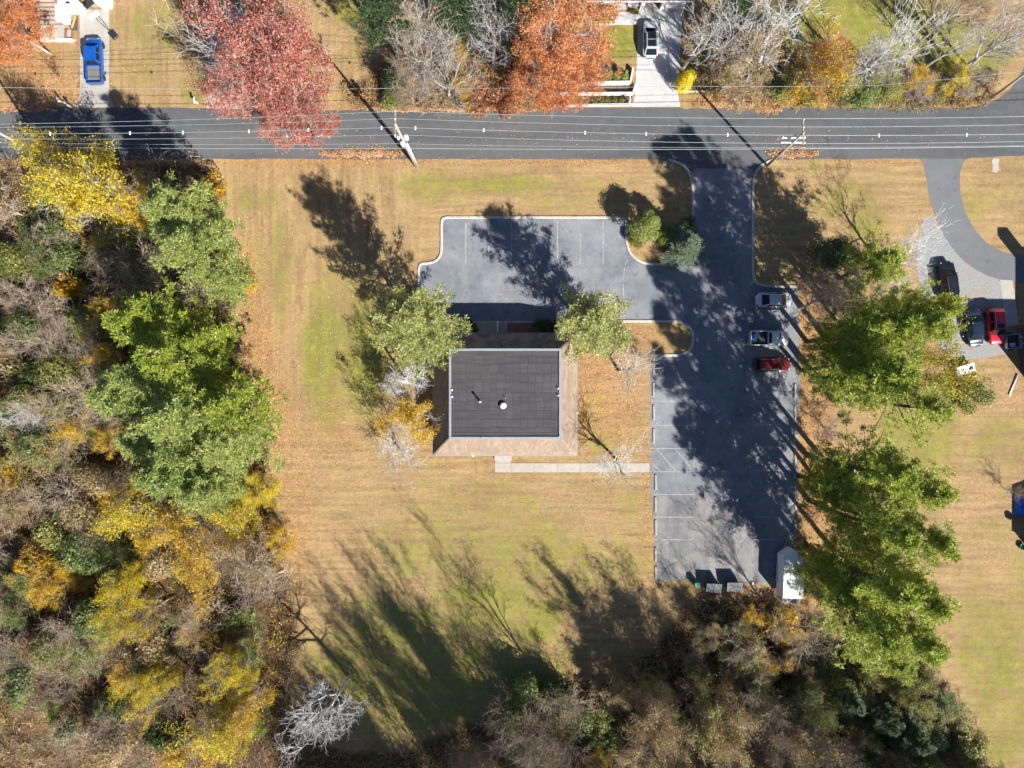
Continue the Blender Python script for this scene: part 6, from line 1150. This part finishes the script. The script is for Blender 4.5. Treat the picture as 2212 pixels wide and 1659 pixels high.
# ------------------------------------------------------------------ undergrowth, fallen leaves, leaf piles (uncountable)
attr_mat('undergrowth'); attr_mat('fallen', .05)
PAL = {'brown': (0.283, 0.189, 0.112), 'pink': (0.401, 0.295, 0.224), 'tan': (0.472, 0.342, 0.189), 'olive': (0.201, 0.201, 0.059), 'yellow': (0.543, 0.425, 0.047), 'green': (0.094, 0.142, 0.041), 'orange': (0.496, 0.236, 0.071), 'dark': (0.071, 0.065, 0.035), 'rust': (0.307, 0.118, 0.053)}
def stuff(name, label, V, cols, mat):
    me = new_mesh(name, V, quads_idx(V)); at = me.attributes.new('tone', 'FLOAT_COLOR', 'POINT'); c = np.concatenate([cols, np.ones((len(cols), 1))], 1).astype(np.float32); at.data.foreach_set('color', np.repeat(c, 4, 0).ravel())
    o = link(name, me, MAT[mat]); tag(o, label, 'undergrowth' if mat == 'undergrowth' else 'leaves', kind='stuff'); return o
def undergrowth(name, label, poly, n, mix, seed, hmax=2.2, rad=(.8, 2.0)):
    rng = np.random.default_rng(seed); xs = [p[0] for p in poly]; ys = [p[1] for p in poly]; X0 = rng.uniform(min(xs), max(xs), n * 6); Y0 = rng.uniform(min(ys), max(ys), n * 6); k = inpoly(X0, Y0, poly); X0, Y0 = X0[k][:n], Y0[k][:n]
    Vs = []; Cs = []; keys = list(mix); pr = np.array([mix[q] for q in keys]); pr = pr / pr.sum()
    for x, y in zip(X0, Y0):
        p = G(x, y); r_ = rng.uniform(*rad); h = rng.uniform(.5, hmax); m = int(26 + 22 * r_ * r_); dd = rng.normal(size=(m, 3)); dd = unit(dd) * rng.uniform(.5, 1, (m, 1)); C = np.array([p.x, p.y, .1]) + np.abs(dd) * np.sign(dd) * np.array([r_, r_, 0]) + np.stack([np.zeros(m), np.zeros(m), h * (1 - (dd[:, 0] ** 2 + dd[:, 1] ** 2)) * rng.uniform(.4, 1, m)], -1)
        key = keys[rng.choice(len(keys), p=pr)]; base = np.array(PAL[key]); nt_ = int(m * (.75 if key in ('brown', 'pink', 'tan') else .3))
        V1 = leaf_quads(rng, C[nt_:], .21); a = C[:nt_]; b = a + rng.normal(size=a.shape) * .45 + np.array([0, 0, .25]); b[:, 2] = np.maximum(b[:, 2], .03); V2 = ribbons(rng, a, b, .05); Vs += [V1, V2]
        cc = base * rng.uniform(.6, 1.3, (len(C) - nt_, 1)); c2 = np.array(PAL[rng.choice(['pink', 'brown', 'tan'])]) * rng.uniform(.7, 1.35, (nt_, 1)); Cs += [cc, c2]
    stuff(name, label, np.concatenate(Vs), np.clip(np.concatenate(Cs), 0, .9), 'undergrowth')
undergrowth('undergrowth', 'tangled autumn undergrowth filling the left woods', WOOD_LEFT, 800, {'brown': 3, 'pink': 3, 'tan': 2.4, 'olive': 2.2, 'yellow': 1.3, 'green': 1.2, 'orange': .8}, 1)
undergrowth('undergrowth', 'brown scrub filling the thicket below the lawn', WOOD_BOTTOM, 800, {'brown': 3, 'pink': .8, 'tan': 1.4, 'olive': 2.6, 'yellow': .4, 'green': 1.8, 'dark': 2}, 2, 1.8)
undergrowth('undergrowth', 'leafy scrub on the verge left of the retaining walls', VERGE_TOP, 230, {'brown': 2, 'tan': 2, 'olive': 1, 'yellow': 1, 'orange': 2, 'rust': 1.5}, 3, 1.0, (.5, 1.2))
undergrowth('undergrowth', 'leafy scrub on the verge beside the road bend', VERGE_RIGHT, 520, {'brown': 2, 'tan': 2, 'olive': 2, 'yellow': 1, 'green': 1.6, 'orange': 1.5}, 4, 1.2, (.5, 1.3))
undergrowth('undergrowth', 'sparse scrub on the pine straw beside the car park', PINE_STRAW, 70, {'brown': 3, 'tan': 1.5, 'green': 1, 'rust': 1}, 6, 1.0, (.4, 1.0))
def fallen(name, label, spots, n, seed, cols, size=.13):
    rng = np.random.default_rng(seed); w = np.array([s[2] * s[3] * s[4] for s in spots]); w = w / w.sum(); i = rng.choice(len(spots), n, p=w); S = np.array(spots)[i]; P = S[:, :2] + rng.normal(size=(n, 2)) * S[:, 2:4] * .62
    C = np.stack([(P[:, 0] - CX) * CAM_H / FPX, (CY - P[:, 1]) * CAM_H / FPX, rng.uniform(.03, .05, n)], -1); V = leaf_quads(rng, C, size, up=3.0); stuff(name, label, V, np.array([PAL[c] for c in rng.choice(cols, n)]) * rng.uniform(.8, 1.35, (n, 1)), 'fallen')
fallen('fallen_leaves', 'orange and tan fallen leaves along the woods edge and verges', LITTER, 9000, 21, ['orange', 'tan', 'orange', 'brown', 'rust'])
fallen('fallen_leaves', 'scattered yellow leaves on the lawn and road', [(700, 700, 160, 300, 1), (900, 1000, 200, 200, 1), (1100, 300, 500, 30, .8), (1250, 1100, 150, 120, .6), (1900, 300, 300, 30, .6), (250, 130, 120, 80, 1.2), (560, 750, 40, 300, 2), (1300, 850, 60, 120, 1.5), (1712, 900, 8, 260, 4), (1150, 474, 190, 3, 6), (1412, 1000, 4, 220, 5), (1560, 900, 100, 300, .35), (1200, 600, 180, 90, .25)], 4400, 22, ['yellow', 'orange', 'tan', 'brown'], .15)
def leaf_pile(px, w, h, label, seed, z=.16):
    """a low ragged bank of swept leaves over the asphalt edge"""
    rng = np.random.default_rng(seed); pts = []
    n = int(900 * (w * h) / 3000 + 500); t = rng.uniform(-1, 1, n); s = rng.normal(size=n) * .38; x = px[0] + t * w / 2; y = px[1] + s * h + 2.0 * np.sin(t * 9 + seed); s = s * (1 - .75 * np.abs(t) ** 3); y = px[1] + s * h + 2.0 * np.sin(t * 9 + seed) + 1.2 * np.sin(t * 23); zz = z * np.clip(1 - s * s * 1.4 - t ** 8, .05, 1) * rng.uniform(.35, 1.1, n)
    C = np.stack([(x - CX) * CAM_H / FPX, (CY - y) * CAM_H / FPX, zz + .015], -1); V = leaf_quads(rng, C, .17, up=1.0); stuff('leaf_pile', label, V, np.array([PAL[c] for c in rng.choice(['orange', 'tan', 'tan', 'rust', 'orange', 'pink'], n)]) * rng.uniform(.75, 1.35, (n, 1)), 'fallen')
    m = 40; V2 = []; 
    for i in range(m + 1):
        tt = -1 + 2 * i / m; e = max(.10, (1 - abs(tt) ** 3.0)) * (1 + .25 * math.sin(tt * 17 + seed)); cx = px[0] + tt * w / 2; cy = px[1] + 2.0 * math.sin(tt * 9 + seed)
        for k in range(7):
            u = -1 + 2 * k / 6; q = G(cx, cy + u * h * .46 * e + rng.normal() * .5); V2.append((q.x, q.y, .016 + z * .6 * e * max(0, 1 - u * u) + rng.uniform(0, .02)))
    F2 = [(i * 7 + k, i * 7 + k + 1, (i + 1) * 7 + k + 1, (i + 1) * 7 + k) for i in range(m) for k in range(6)]
    o = MB().add(V2, F2).build('leaf_bank', MAT['gutter_leaves'], None, True); tag(o, label + ', packed beneath', 'leaves', kind='stuff')
leaf_pile((782, 332), 185, 19, 'bank of orange leaves on the road by the transformer pole', 1); leaf_pile((1712, 332), 112, 18, 'bank of orange leaves at the entrance pole', 2); leaf_pile((1660, 236), 60, 18, 'drift of orange leaves on the north road edge', 3); leaf_pile((1570, 222), 150, 20, 'drift of tan leaves on the north verge', 4, .08); leaf_pile((50, 236), 150, 10, 'drift of leaves at the road edge below the brick steps', 5, .06); leaf_pile((960, 237), 400, 8, 'drift of leaves along the north road edge', 6, .06)
